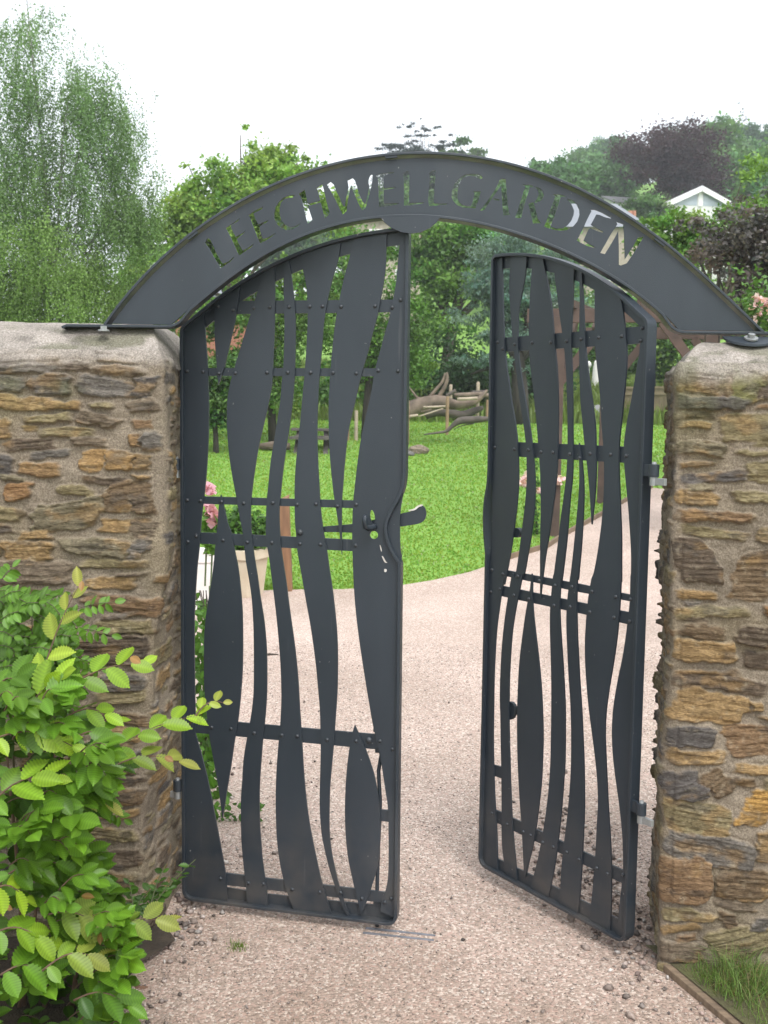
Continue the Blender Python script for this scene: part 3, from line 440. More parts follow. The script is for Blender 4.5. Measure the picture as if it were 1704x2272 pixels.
LET = [(lz1, [(90, 940), (110, 890), (135, 880), (160, 905), (200, 990), (240, 1080), (285, 1165), (320, 1215), (380, 1195), (425, 1165), (470, 1120), (460, 1145), (420, 1190), (350, 1240), (290, 1275), (270, 1240), (200, 1120), (140, 1010), (100, 960)]),
 (lz1, [(360, 745), (430, 700), (500, 650), (545, 610), (520, 655), (440, 700), (425, 725), (455, 800), (490, 862), (550, 830), (635, 775), (590, 820), (520, 880), (503, 890), (530, 950), (580, 1040), (640, 1015), (735, 950), (700, 995), (620, 1050), (540, 1105), (520, 1080), (470, 970), (420, 860), (375, 770)]),
 (lz1, [(660, 575), (720, 530), (790, 490), (855, 465), (830, 500), (760, 535), (725, 555), (745, 620), (790, 700), (850, 670), (925, 640), (905, 665), (850, 700), (802, 725), (815, 790), (848, 885), (900, 875), (950, 850), (1030, 805), (990, 840), (920, 890), (860, 925), (812, 950), (780, 880), (730, 750), (690, 640)]),
 (lz1, [(1270, 312), (1200, 312), (1120, 345), (1060, 400), (1015, 470), (995, 560), (1000, 630), (1030, 690), (1080, 740), (1150, 775), (1220, 770), (1310, 725), (1350, 675), (1310, 705), (1250, 730), (1190, 730), (1135, 695), (1090, 640), (1068, 560), (1068, 480), (1088, 410), (1135, 362), (1200, 350), (1240, 345)]),
 (lz1, [(1325, 295), (1390, 240), (1405, 265), (1430, 400), (1460, 520), (1500, 640), (1470, 665), (1440, 690), (1425, 650), (1385, 480), (1350, 340)]), (lz1, [(1435, 425), (1530, 405), (1640, 375), (1640, 400), (1530, 432), (1440, 455)]),
 (lz2, [(10, 305), (80, 260), (105, 350), (130, 470), (170, 610), (140, 640), (110, 665), (90, 590), (60, 470), (30, 350)]),
 (lz2, [(135, 260), (180, 230), (215, 260), (250, 350), (290, 430), (325, 515), (348, 525), (362, 420), (392, 290), (380, 215), (440, 185), (465, 210), (490, 280), (520, 380), (560, 470), (590, 495), (605, 440), (625, 350), (640, 280), (625, 230), (640, 170), (662, 142), (680, 150), (674, 220), (662, 290), (640, 380), (618, 470), (597, 540), (560, 575), (530, 530), (480, 420), (430, 300), (418, 282), (402, 360), (387, 440), (372, 540), (370, 580), (325, 620), (300, 580), (240, 450), (180, 340), (145, 280)]),
 (lz2, [(710, 162), (760, 143), (860, 125), (940, 115), (900, 138), (818, 155), (808, 200), (810, 308), (880, 300), (960, 292), (930, 308), (860, 322), (812, 330), (808, 420), (815, 490), (900, 488), (1000, 480), (960, 502), (900, 515), (800, 528), (755, 528), (750, 430), (745, 300), (740, 180)]),
 (lz2, [(1035, 140), (1080, 105), (1110, 115), (1115, 150), (1115, 240), (1112, 340), (1110, 440), (1115, 480), (1190, 480), (1300, 473), (1260, 492), (1180, 502), (1120, 512), (1050, 515), (1050, 400), (1050, 250), (1045, 160)]),
 (lz2, [(1350, 130), (1390, 100), (1430, 100), (1425, 180), (1415, 300), (1405, 420), (1410, 485), (1480, 490), (1585, 490), (1520, 507), (1430, 515), (1350, 520), (1335, 440), (1345, 330), (1352, 220)]),
 (lz3, [(635, 170), (600, 130), (550, 110), (460, 108), (380, 115), (310, 145), (250, 195), (190, 280), (155, 380), (150, 460), (180, 530), (240, 590), (320, 625), (430, 630), (520, 635), (560, 520), (600, 378), (540, 380), (480, 378), (505, 400), (498, 440), (478, 520), (450, 600), (380, 600), (310, 580), (260, 530), (240, 450), (245, 370), (265, 280), (300, 210), (350, 160), (420, 138), (500, 145), (560, 175), (600, 192)]),
 (lz3, [(890, 195), (925, 260), (862, 360), (782, 470), (700, 590), (660, 660), (590, 672), (620, 630), (720, 500), (820, 350), (870, 250)]), (lz3, [(885, 200), (920, 180), (985, 185), (990, 260), (998, 400), (1014, 560), (1032, 700), (1055, 740), (950, 745), (940, 690), (930, 560), (920, 420), (910, 290)]), (lz3, [(792, 484), (860, 493), (882, 497), (882, 522), (800, 508)]),
 (lz3, [(1240, 270), (1350, 275), (1415, 298), (1400, 308), (1358, 318), (1340, 370), (1310, 450), (1270, 580), (1230, 740), (1220, 785), (1120, 785), (1150, 720), (1200, 560), (1250, 400), (1285, 310)]), (lz3, [(1440, 303), (1500, 325), (1550, 370), (1570, 430), (1550, 490), (1500, 535), (1440, 555), (1425, 535), (1468, 480), (1488, 420), (1478, 370), (1445, 330)]), (lz3, [(1328, 565), (1410, 540), (1427, 600), (1447, 680), (1477, 800), (1522, 865), (1400, 870), (1385, 800), (1352, 680)]),
 (lz4, [(270, 185), (350, 180), (445, 205), (450, 218), (385, 215), (370, 260), (340, 360), (300, 470), (260, 570), (240, 635), (160, 610), (190, 540), (230, 420), (285, 280), (305, 210)]), (lz4, [(460, 245), (530, 255), (590, 310), (625, 380), (630, 450), (600, 540), (540, 610), (460, 655), (380, 662), (300, 655), (250, 637), (257, 615), (330, 635), (410, 628), (470, 590), (520, 530), (548, 460), (556, 400), (533, 340), (500, 290)]),
 (lz4, [(765, 385), (830, 385), (920, 420), (1045, 490), (1040, 505), (960, 485), (890, 455), (848, 448), (822, 500), (778, 580), (840, 618), (940, 675), (935, 690), (850, 665), (775, 628), (748, 640), (703, 740), (683, 788), (740, 828), (840, 880), (800, 885), (720, 860), (640, 820), (590, 790), (620, 740), (680, 620), (740, 490), (785, 405)]),
 (lz4, [(1105, 540), (1205, 575), (1215, 700), (1220, 850), (1226, 1035), (1330, 870), (1395, 755), (1475, 735), (1440, 800), (1360, 930), (1250, 1090), (1170, 1120), (1145, 1110), (1145, 900), (1136, 665), (1100, 740), (1030, 860), (960, 970), (900, 955), (960, 850), (1050, 690), (1100, 620), (1125, 575)])]
plate('lettered_plate', [A_o+A_i[::-1]], STEEL, R_.root, .0, .007, holes=[R_.poly([z(*q) for q in p]) for z, p in LET])
# rims: flat bars on edge along both curves, the lower one turning out along the pier tops
vr = vb_-.002
strip('rim', arcv(cO, vr, 70, .004), .008, -.014, .036, STEEL, R_.root)
ai = arcv(cI, vr+.03, 60, .0); uL = R_.uv((140, 731))[0]; uR = 1.98
foot = roundcorner((uL, vr), (ai[0][0]-.018, vr), ai[1], .03, 6); foot2 = roundcorner(ai[-2], (ai[-1][0]+.018, vr), (uR, vr), .03, 6)
strip('rim', [(uL, vr-.006), (uL+.015, vr)]+foot+ai[1:-1]+foot2+[(uR, vr)], .008, -.014, .036, STEEL, R_.root)
for q in ((868, 346), (424, 517), (1464, 536)):
    u, v = R_.uv(q); a, (uu, vv) = cO.on(u, v, -.0105); b = MB()
    b.box((uu, -.006, vv), (.036, .012, .007), R=Matrix.Rotation(-(a-math.pi/2), 3, 'Y')); b.build('tab', STEEL, R_.root)
for q in ((885, 480), (1400, 632)):
    u, v = R_.uv(q); a, (uu, vv) = cI.on(u, v, .006); b = MB()
    b.box((uu, -.004, vv), (.030, .010, .012), R=Matrix.Rotation(-(a-math.pi/2), 3, 'Y')); b.build('tab', STEEL, R_.root)
cz = [g1(*q) for q in ((1363, 316), (1420, 313), (1490, 311), (1560, 312), (1612, 316), (1600, 335), (1570, 360), (1530, 378), (1490, 383), (1450, 377), (1410, 360), (1380, 336))]
plate('gate_stop_tab', [R_.poly(cz)], STEEL, R_.root, -.022, -.015)
# bolted foot plate, folded over the front of the right pier top, and bolts
u, v = R_.uv((1657, 752)); b = MB()
fp = [(u+.075*math.cos(t), .075*math.sin(t)) for t in np.linspace(math.pi, 2*math.pi, 14)]
vv = [(a, -.014+c*.80, v+.006+c*.36) for a, c in fp]; n = len(vv); vv += [(a, y, z-.006) for a, y, z in vv]
b.add(vv, [tuple(range(n)), tuple(range(2*n-1, n-1, -1))]+[(i, (i+1) % n, n+(i+1) % n, n+i) for i in range(n)])
fo = b.build('foot_plate', STEEL, R_.root)
b = MB(); ax = Vector((0, -.36, .80)); c0 = Vector((u, -.040, v-.001)); b.cyl(c0, .020, .005, 18, ax); b.cyl(c0+ax*.008, .0105, .012, 6, ax); b.build('bolt', GALV, fo)
b = MB(); u, v = R_.uv((237, 729)); b.cyl((u, -.03, v-.008), .017, .005, 16); b.cyl((u, -.03, v-.001), .0105, .012, 6); b.build('bolt', GALV, R_.root)
# steel keep strips lying on the gravel under the drop bolt
ks = thing('gate_keep', 'pair of thin grey steel strips lying on gravel under the drop bolt', 'gate stop', ground(870, 2092))
for (a, c) in (((285, 1968), (910, 2030)), ((260, 2008), (895, 2072))):
    p = ground(*Z6(*a)); q = ground(*Z6(*c)); b = MB(); b.beam(p+Vector((0, 0, .006))-ks.location, q+Vector((0, 0, .004))-ks.location, .010, .020); b.build('rail', mat('worn_steel', (.20, .20, .22), .4, (.12, .12, .13), 30, metal=.5), ks, bevel=.002)
# ================================================================ stone piers
def stonemat():
    m, ns, L, P = newmat('rubble_masonry'); P.inputs['Roughness'].default_value = .92; P.inputs['Specular IOR Level'].default_value = .25
    a = N(ns, 'ShaderNodeAttribute', attribute_name='Col'); tc = N(ns, 'ShaderNodeTexCoord')
    n1 = N(ns, 'ShaderNodeTexNoise'); n1.inputs['Scale'].default_value = 130; n1.inputs['Detail'].default_value = 6; L.new(tc.outputs['Object'], n1.inputs[0])
    r = N(ns, 'ShaderNodeValToRGB'); r.color_ramp.elements[0].position = .3; r.color_ramp.elements[1].position = .72; r.color_ramp.elements[0].color = (.80, .79, .78, 1); r.color_ramp.elements[1].color = (1.16, 1.16, 1.16, 1); L.new(n1.outputs[0], r.inputs[0])
    mu = N(ns, 'ShaderNodeMix', data_type='RGBA', blend_type='MULTIPLY'); mu.inputs[0].default_value = 1; L.new(a.outputs[0], mu.inputs[6]); L.new(r.outputs[0], mu.inputs[7]); L.new(mu.outputs[2], P.inputs['Base Color'])
    mp = N(ns, 'ShaderNodeMapping'); mp.inputs['Scale'].default_value = (34, 34, 125); L.new(tc.outputs['Object'], mp.inputs[0]); wv = N(ns, 'ShaderNodeTexNoise'); wv.inputs['Scale'].default_value = 1; wv.inputs['Detail'].default_value = 5; wv.inputs['Distortion'].default_value = 1.6; wv.inputs['Roughness'].default_value = .68; L.new(mp.outputs[0], wv.inputs[0])
    n2 = N(ns, 'ShaderNodeTexNoise'); n2.inputs['Scale'].default_value = 210; n2.inputs['Detail'].default_value = 6; n2.inputs['Roughness'].default_value = .7; L.new(tc.outputs['Object'], n2.inputs[0])
    hx_ = N(ns, 'ShaderNodeMix', data_type='FLOAT'); L.new(a.outputs['Alpha'], hx_.inputs[0]); L.new(n2.outputs[0], hx_.inputs[2]); L.new(wv.outputs[0], hx_.inputs[3])
    b = N(ns, 'ShaderNodeBump'); b.inputs['Strength'].default_value = .9; b.inputs['Distance'].default_value = .0065; L.new(hx_.outputs[0], b.inputs['Height']); L.new(b.outputs[0], P.inputs['Normal'])
    rs_ = N(ns, 'ShaderNodeValToRGB'); rs_.color_ramp.elements[0].position = .36; rs_.color_ramp.elements[1].position = .60; rs_.color_ramp.elements[0].color = (.66, .61, .57, 1); rs_.color_ramp.elements[1].color = (1.36, 1.33, 1.26, 1); L.new(wv.outputs[0], rs_.inputs[0])
    rm_ = N(ns, 'ShaderNodeValToRGB'); rm_.color_ramp.elements[0].position = .34; rm_.color_ramp.elements[1].position = .66; rm_.color_ramp.elements[0].color = (.62, .60, .58, 1); rm_.color_ramp.elements[1].color = (1.36, 1.35, 1.33, 1); L.new(n2.outputs[0], rm_.inputs[0])
    mm_ = N(ns, 'ShaderNodeMix', data_type='RGBA'); L.new(a.outputs['Alpha'], mm_.inputs[0]); L.new(rm_.outputs[0], mm_.inputs[6]); L.new(rs_.outputs[0], mm_.inputs[7])
    m2 = N(ns, 'ShaderNodeMix', data_type='RGBA', blend_type='MULTIPLY'); m2.inputs[0].default_value = 1; L.new(mu.outputs[2], m2.inputs[6]); L.new(mm_.outputs[2], m2.inputs[7]); L.new(m2.outputs[2], P.inputs['Base Color']); return m
MASON = stonemat()
C = {'gr': (.120, .110, .100), 'dg': (.085, .078, .075), 'bg': (.135, .108, .080), 'br': (.120, .086, .054), 'db': (.092, .071, .053), 'oc': (.225, .155, .078), 'ol': (.175, .148, .086), 'og': (.145, .126, .086), 'or': (.210, .125, .062), 'bo': (.170, .112, .066), 'oo': (.245, .160, .075), 'ob': (.33, .20, .065), 'mo': (.14, .135, .060)}
MORT = np.array((.235, .196, .150))
def field(S, V, stones, seed):
    Hh = .0030*fbm(S*38, V*38, seed)+.006*fbm(S*9, V*9, seed+5)
    cl = np.ones(S.shape+(3,))*MORT*(.78+.44*fbm(S*7, V*7, seed+2))[..., None]
    MK = np.zeros(S.shape); yel = sm(.5, .75, fbm(S*5, V*5, seed+21))[..., None]; cl = cl*(1-yel*.35)+np.array((.24, .195, .115))*yel*.35
    for i, (s0, v0, w, h, ang, col) in enumerate(stones):
        hw, hh = w/2, h/2; R = max(hw, hh)*1.9; js = np.where((np.abs(S-s0) < R) & (np.abs(V-v0) < R))
        if not len(js[0]): continue
        s = S[js]-s0; v = V[js]-v0; ca, sa = math.cos(ang), math.sin(ang); a = s*ca+v*sa; b = -s*sa+v*ca; sd = i*7.7+seed
        w = w*1.10; h = h*1.28+.002; hw, hh = w/2, h/2; a2 = a+.022*(fbm(s*30, v*45, sd)-.5)*2+b*(_h(np.array(i*6.1), np.array(seed), 3)-.5)*.9; b2 = b+(.010+.10*hh)*(fbm(s*24, v*34, sd+3, 5)-.5)*2
        tp = 1-.35*(vn(np.full(1, i*1.3), np.full(1, seed), 5)[0]-.5)*a/hw; b2 = b2/tp
        b2 = b2+a*(.10*(_h(np.array(i*2.9), np.array(seed), 6)-.5))*np.sign(a); p = 5.5; d = (np.abs(a2/hw)**p+np.abs(b2/hh)**p)**(1/p)
        m = sm(0, 1, (1.04-d)*min(hw, hh)/.0048)
        dep = .006+.014*_h(np.array(i*3.1), np.array(seed), 9); fr = 90+110*_h(np.array(i*1.7), np.array(seed), 4)
        ab = a*(.10*(_h(np.array(i*8.3), np.array(seed), 8)-.5)); lam = fbm(a*7+sd, (b+ab)*fr+1.1*fbm(a*16, b*16, sd+8), sd+1, 3); lam = .5*sm(.3, .6, lam)+.5*lam; fac = vn(a*16+b*9+sd, b*13-a*5, sd+31)
        hst = dep+.0055*(lam-.5)+.009*(np.round(fac*3)/3*.6+fac*.4-.5)+.008*(fbm(a*24, b*40, sd+6)-.5)+.05*b*(_h(np.array(i*5.3), np.array(seed), 2)-.5)*2
        rim_ = np.exp(-((d-1.06)*min(hw, hh)/.006)**2)*(1-m); Hh[js] = Hh[js]*(1-m)+hst*m-.0018*rim_
        base = np.array(C[col]); n1 = fbm(a*11, b*30, sd+11)[:, None]; n2 = fbm(a*12+sd, (b+ab)*fr*1.3, sd+13, 3)[:, None]
        cc = base*(.50+.35*n1+.65*n2)
        oc = sm(.55, .72, fbm(a*13, b*22, sd+17))[:, None]*.55; cc = cc*(1-oc)+np.array((.23, .15, .07))*(.6+.8*n2)*oc
        dk = sm(.60, .75, fbm(a*15, b*30, sd+19))[:, None]*.5; cc = cc*(1-dk)+np.array((.066, .06, .055))*dk
        gl = sm(.62, .8, fbm(s*60, v*60, sd+23))[:, None]*.3; cc = cc*(1-gl)+np.array((.33, .29, .22))*gl
        cl[js] = cl[js]*(1-m[:, None])+cc*m[:, None]; MK[js] = MK[js]*(1-m)+m
    return Hh, cl, MK
def fill(stones, s0, s1, v0, v1, n, seed, big=False):
    r = random.Random(seed); keys = ['gr', 'bg', 'br', 'db', 'oc', 'ol', 'og', 'bo', 'dg', 'ol']; out = list(stones)
    for _ in range(n):
        h = r.choice((.035, .05, .06, .075) if big else (.010, .014, .018, .024, .03, .04, .05)); w = r.uniform(1.8, 3.6 if big else 5)*h+.04; s = r.uniform(s0, s1); v = r.uniform(v0, v1)
        if all(abs(s-q[0]) > (w+q[2])/2*1.02 or abs(v-q[1]) > (h+q[3])/2*1.15+.001 for q in out): out.append((s, v, w, h, r.uniform(-.08, .08), r.choice(keys)))
    return out
def wall(name, label, corner, front_dir, rev_pts, T, Lfar, stones, seed, flip, ztop, fine):
    """front face runs from the corner away from the gate; corner(v)->(x,y); flip mirrors for the right pier"""
    root = thing(name, label, 'stone wall', (*corner(.0), 0)); org = np.array([*corner(0.), 0.])
    r = .022; sA = np.concatenate([-np.geomspace(2.3, Lfar, 12)[::-1], np.arange(-2.29, -fine, .008), np.arange(-fine, -r, .0032), np.linspace(-r, r, 9)[:-1], np.arange(r, T, .0045), T+np.linspace(0, .06, 5), T+.08+np.geomspace(.02, Lfar, 24)])
    vA = np.concatenate([np.arange(-.12, ztop, .0034)]); S, V = np.meshgrid(sA, vA)
    Hh, cl, MK = field(S, V, stones, seed)
    cx = np.array([corner(v)[0] for v in vA])[:, None]; cy = np.array([corner(v)[1] for v in vA])[:, None]
    fd = np.array(front_dir, float); fd /= np.linalg.norm(fd); rv = np.array(rev_pts, float); rv /= np.linalg.norm(rv)
    fn = np.array([fd[1], -fd[0]])*(1 if not flip else -1)
    if fn[1] > 0: fn = -fn
    rn = np.array([-rv[1], rv[0]]);
    if (rn@fd) > 0: rn = -rn
    P = np.zeros(S.shape+(3,)); NN = np.zeros(S.shape+(2,))
    fs = np.clip(-S, r, None); rs = np.clip(S, r, T); t = np.clip((S+r)/(2*r), 0, 1)
    px = np.where(S < -r, fs*fd[0], np.where(S > r, rs*rv[0], 0)); py = np.where(S < -r, fs*fd[1], np.where(S > r, rs*rv[1], 0))
    cen = r*(fd+rv); ang = t*math.pi/2; arcx = cen[0]-r*(rv[0]*np.cos(ang)+fd[0]*np.sin(ang)); arcy = cen[1]-r*(rv[1]*np.cos(ang)+fd[1]*np.sin(ang))
    mid = np.abs(S) <= r; px = np.where(mid, arcx, px); py = np.where(mid, arcy, py)
    bk = np.clip(S-T, 0, None); px = px+bk*fd[0]; py = py+bk*fd[1]
    wgt = np.where(S < -r, 0, np.where(S > r, 1, t)); NX = fn[0]*(1-wgt)+rn[0]*wgt; NY = fn[1]*(1-wgt)+rn[1]*wgt
    tb = sm(T-.01, T+.06, S); NX = NX*(1-tb)-fn[0]*tb; NY = NY*(1-tb)-fn[1]*tb
    lean = np.clip(1-np.maximum(-S, 0)/.5, 0, 1)*np.clip(1-np.maximum(S, 0)/(T+.05), 0, 1)
    bx = org[0]+(cx-org[0])*lean; by = org[1]+(cy-org[1])*lean
    big = .018*(fbm(S*3.1, V*3.4, seed+40)-.5)*2+.010*(fbm(S*9, V*12, seed+41)-.5)*2
    rough = np.where((S > -.03) & (S < T), .5, 1.0)
    D = Hh*rough+big-.020*np.clip((V-(ztop-.045))/.045, 0, 1)**2; P[..., 0] = bx+px+NX*D-org[0]; P[..., 1] = by+py+NY*D-org[1]; P[..., 2] = V+.004*(fbm(S*20, V*20, seed+44)-.5)
    cz = sm(ztop-.075, ztop-.02, V+.05*(fbm(S*9, V*9, seed+70)-.5)+.02*(fbm(S*40, V*40, seed+71)-.5))[..., None]; cl = cl*(1-cz)+np.array((.33, .295, .262))*(.75+.4*fbm(S*30, V*30, seed+72))[..., None]*cz; Hh = Hh*(1-.6*cz[..., 0]); MK = MK*(1-cz[..., 0])
    # green algae on the weather side near the top
    al = sm(.5, .75, fbm(S*6, V*6, seed+50))*sm(ztop-.35, ztop-.02, V)*.6; cl = cl*(1-al[..., None])+np.array((.10, .11, .045))*al[..., None]
    n, mm = S.shape; I = np.arange(n*mm).reshape(n, mm); f = np.stack([I[:-1, :-1], I[:-1, 1:], I[1:, 1:], I[1:, :-1]], -1).reshape(-1, 4)
    link('masonry', mesh('masonry', P.reshape(-1, 3), f, np.concatenate([cl, MK[..., None]], -1).reshape(-1, 4), smooth=True), MASON, root)
    # coping: a rounded mortar cap, shaped from its plan
    us = np.concatenate([np.linspace(OV, .30, 60), np.geomspace(.31, Lfar, 60)]); ws = np.linspace(OV, T-OV, 80); U, Wd = np.meshgrid(us, ws)
    d = np.minimum(np.minimum((U-OV)*1.9, Wd-OV), T-OV-Wd); Rr = .17; q = np.clip(d/Rr, 0, 1); z = ztop-.012+CAP*(1-(1-q)**2.0)
    z += .012*(fbm(U*7, Wd*7, seed+60)-.5)+.006*(fbm(U*30, Wd*30, seed+61)-.5)
    rad = .018*(fbm(U*12+3, Wd*12, seed+62)-.5)*(1-q); z = z-.03*np.clip(1-d/.012, 0, 1)-.018*(1-q)**3*(fbm(U*15, Wd*15+5, seed+67))
    ct = corner(ztop); X = ct[0]+U*fd[0]+Wd*rv[0]+rad; Y = ct[1]+U*fd[1]+Wd*rv[1]+rad
    Q = np.stack([X-org[0], Y-org[1], z], -1); n, mm = U.shape; I = np.arange(n*mm).reshape(n, mm); f = np.stack([I[:-1, :-1], I[:-1, 1:], I[1:, 1:], I[1:, :-1]], -1).reshape(-1, 4)
    g = np.array((.36, .325, .295))*(.72+.5*fbm(U*16, Wd*16, seed+63))[..., None]
    ms = (sm(.50, .66, fbm(U*9, Wd*9+z*20, seed+64))*sm(.9, .2, q)*.6)[..., None]; g = g*(1-ms)+np.array((.085, .095, .04))*ms
    dk = (sm(.52, .7, fbm(U*14, Wd*14+z*16, seed+65))*.55*sm(1.0, .1, q))[..., None]; g = g*(1-dk)+np.array((.10, .092, .08))*dk
    link('coping', mesh('coping', Q.reshape(-1, 3), f, np.concatenate([g, 0*g[..., :1]], -1).reshape(-1, 4), smooth=True), MASON, root)
    return root
CAP = .10; OV = .016
YL = 3.08; prof = [(363, 780), (366, 1250), (346, 1400), (337, 1570), (323, 1800), (322, 2130)]
pv = [at(x, y, YL) for x, y in prof]; pz = [p.z for p in pv][::-1]; pxv = [p.x for p in pv][::-1]
cornerL = lambda v: (float(np.interp(v, pz, pxv)), YL)
Z3 = zz(0, 700, 3.6864); Zb = zz(0, 1240, 2.1438)
def stones_of(L, Z, scale, Y, cor, sgn):
    out = []
    for cx, cy, w, h, a, c in L:
        p = at(*Z(cx, cy), Y); m = Y/F/scale; out.append((-abs(p.x-cor(p.z)[0]) if (p.x-cor(p.z)[0])*sgn < 0 else 0.0, p.z, w*m, h*m, -math.radians(a)*-sgn*-1 if False else (-math.radians(a)*sgn), c))
    return out
TL = [(340, 370, 430, 150, -5, 'gr'), (700, 410, 200, 65, 0, 'db'), (980, 330, 260, 85, 5, 'oc'), (1000, 445, 340, 60, 0, 'bg'), (40, 460, 110, 110, 0, 'og'), (220, 560, 240, 110, 5, 'gr'), (520, 560, 260, 140, 0, 'dg'), (930, 580, 390, 120, 8, 'gr'), (1210, 580, 150, 140, 0, 'dg'), (320, 720, 390, 95, 6, 'oc'), (630, 730, 240, 65, 2, 'oc'), (900, 730, 230, 40, 0, 'ol'), (1190, 740, 220, 90, -10, 'bg'), (520, 850, 350, 55, -3, 'ol'), (870, 855, 330, 80, 12, 'bg'), (1190, 885, 170, 60, 5, 'bo'), (110, 920, 240, 140, 3, 'oc'), (380, 935, 160, 40, 0, 'ol'), (660, 955, 380, 70, 0, 'ol'), (20, 1040, 80, 90, 0, 'dg'), (380, 1050, 360, 75, -4, 'db'), (820, 1045, 280, 60, 0, 'bg'), (1145, 1020, 100, 90, 0, 'bo'), (1260, 1020, 150, 120, -8, 'gr'), (520, 1140, 270, 60, -5, 'gr'), (850, 1190, 160, 140, 0, 'oo'), (1030, 1190, 200, 130, 5, 'oo'), (1190, 1200, 120, 110, 0, 'oc'), (110, 1220, 270, 140, 10, 'dg'), (460, 1260, 300, 90, 3, 'bo'), (920, 1340, 360, 50, 2, 'db'), (1165, 1330, 120, 40, 0, 'oc'), (300, 1430, 210, 100, -8, 'or'), (720, 1430, 270, 65, 5, 'ol'), (1030, 1490, 200, 190, -15, 'br'), (1200, 1500, 150, 220, -10, 'br'), (40, 1420, 120, 140, 0, 'ol'), (140, 1610, 380, 90, 6, 'ol'), (640, 1640, 480, 190, -10, 'og'), (120, 1745, 270, 70, 0, 'db'), (430, 1790, 260, 60, -2, 'oc'), (1000, 1720, 230, 90, 0, 'oc'), (1210, 1740, 190, 120, 0, 'bg'), (860, 1890, 500, 110, 5, 'og'), (1180, 1890, 120, 130, 0, 'gr'), (370, 1930, 330, 130, 0, 'oc'), (50, 1930, 180, 150, -10, 'oc'), (400, 2090, 560, 130, 4, 'bg'), (980, 2030, 520, 60, 0, 'ol'), (960, 2180, 400, 80, 0, 'oc')]
TL2 = [(620, 220, 370, 70, 8, 'bo'), (600, 325, 270, 60, 0, 'ol'), (560, 430, 280, 110, 0, 'db'), (590, 580, 190, 70, 0, 'gr'), (570, 660, 240, 50, -5, 'ol'), (570, 750, 280, 50, 5, 'br'), (590, 830, 180, 50, 0, 'oc'), (600, 1050, 180, 40, 0, 'db'), (600, 1120, 200, 60, 0, 'br'), (580, 1210, 200, 40, 0, 'oc'), (500, 1300, 300, 50, 8, 'ol'), (570, 1430, 230, 70, 0, 'db'), (540, 1560, 250, 40, 0, 'br'), (330, 1400, 200, 60, 0, 'ol'), (220, 60, 280, 80, 0, 'bg'), (180, 150, 200, 30, 0, 'br'), (430, 560, 120, 50, 0, 'br'), (430, 900, 160, 60, 0, 'og')]
stL = stones_of(TL, Z3, 3.6864, YL, cornerL, 1)+stones_of(TL2, Zb, 2.1438, YL, cornerL, 1)
stL = [(s, v, w, h, -a if False else a, c) for s, v, w, h, a, c in stL]
stL = fill(fill(stL, -2.3, -.62, 0, 1.72, 700, 31, True), -2.3, -.02, 0, 1.76, 4500, 3); stL = fill(stL, .02, .5, 0, 1.76, 1500, 4)
wallL = wall('stone_wall', 'rubble stone wall with rounded mortar top rising behind the leafy bush', cornerL, (-1, .0), (.10, 1), .46, 3.5, stL, 11, False, 1.785, .62)
YR = 2.95; pr = [(1499, 815), (1496, 1000), (1490, 1250), (1488, 1400), (1487, 1550), (1472, 1700), (1468, 1900), (1460, 2160)]
qv = [at(x, y, YR) for x, y in pr]; qz = [p.z for p in qv][::-1]; qx = [p.x for p in qv][::-1]
cornerR = lambda v: (float(np.interp(v, qz, qx)), YR)
Z7 = zz(1400, 720, 2.8355); Z8 = zz(1400, 1500, 2.8651)
TR = [(480, 355, 350, 130, 4, 'bo'), (740, 400, 230, 150, -20, 'mo'), (830, 430, 80, 90, 0, 'db'), (490, 495, 430, 65, 2, 'dg'), (400, 630, 220, 40, 0, 'oc'), (720, 650, 320, 140, -3, 'ol'), (430, 770, 280, 70, 2, 'og'), (410, 875, 220, 30, -6, 'oc'), (500, 960, 410, 55, -5, 'dg'), (800, 925, 160, 110, 0, 'ol'), (820, 740, 120, 50, 0, 'ol'), (400, 1090, 240, 65, 2, 'oc'), (740, 1080, 250, 55, 0, 'ol'), (520, 1200, 480, 55, 2, 'bo'), (500, 1310, 430, 50, 6, 'ol'), (820, 1320, 90, 70, 0, 'og'), (400, 1490, 260, 210, 0, 'db'), (760, 1580, 240, 240, -5, 'br'), (410, 1700, 270, 45, 3, 'oc'), (490, 1800, 440, 60, -2, 'ol'), (840, 1800, 70, 70, 0, 'or'), (440, 1925, 270, 70, 3, 'br'), (770, 1960, 230, 110, 5, 'db'), (450, 2050, 400, 110, 3, 'oc'), (800, 2110, 180, 100, 0, 'db'), (480, 2205, 430, 50, 0, 'br')]
TR2 = [(560, 40, 620, 80, 4, 'db'), (500, 190, 470, 160, 8, 'oc'), (800, 190, 80, 50, 0, 'oc'), (370, 370, 320, 105, 4, 'dg'), (740, 410, 280, 180, -4, 'bo'), (410, 510, 370, 80, 4, 'oc'), (760, 580, 240, 55, 5, 'oc'), (330, 690, 230, 180, -20, 'dg'), (535, 665, 130, 160, -30, 'br'), (710, 665, 170, 60, 0, 'db'), (400, 890, 420, 170, 8, 'ol'), (790, 820, 170, 180, 2, 'ob'), (490, 1095, 540, 160, 8, 'gr'), (830, 1060, 110, 170, 0, 'oc'), (320, 1290, 320, 250, -3, 'bo'), (700, 1315, 340, 165, 2, 'br'), (650, 1440, 270, 65, 6, 'bg'), (360, 1510, 350, 75, 3, 'ol'), (610, 1535, 100, 95, 0, 'br'), (300, 1600, 280, 55, -5, 'oc'), (700, 1690, 360, 170, -15, 'ol'), (300, 1750, 300, 115, 5, 'bg'), (300, 1870, 270, 65, 0, 'ol'), (830, 1560, 100, 80, 0, 'gr')]
stR = stones_of(TR, Z7, 2.8355, YR, cornerR, -1)+stones_of(TR2, Z8, 2.8651, YR, cornerR, -1)
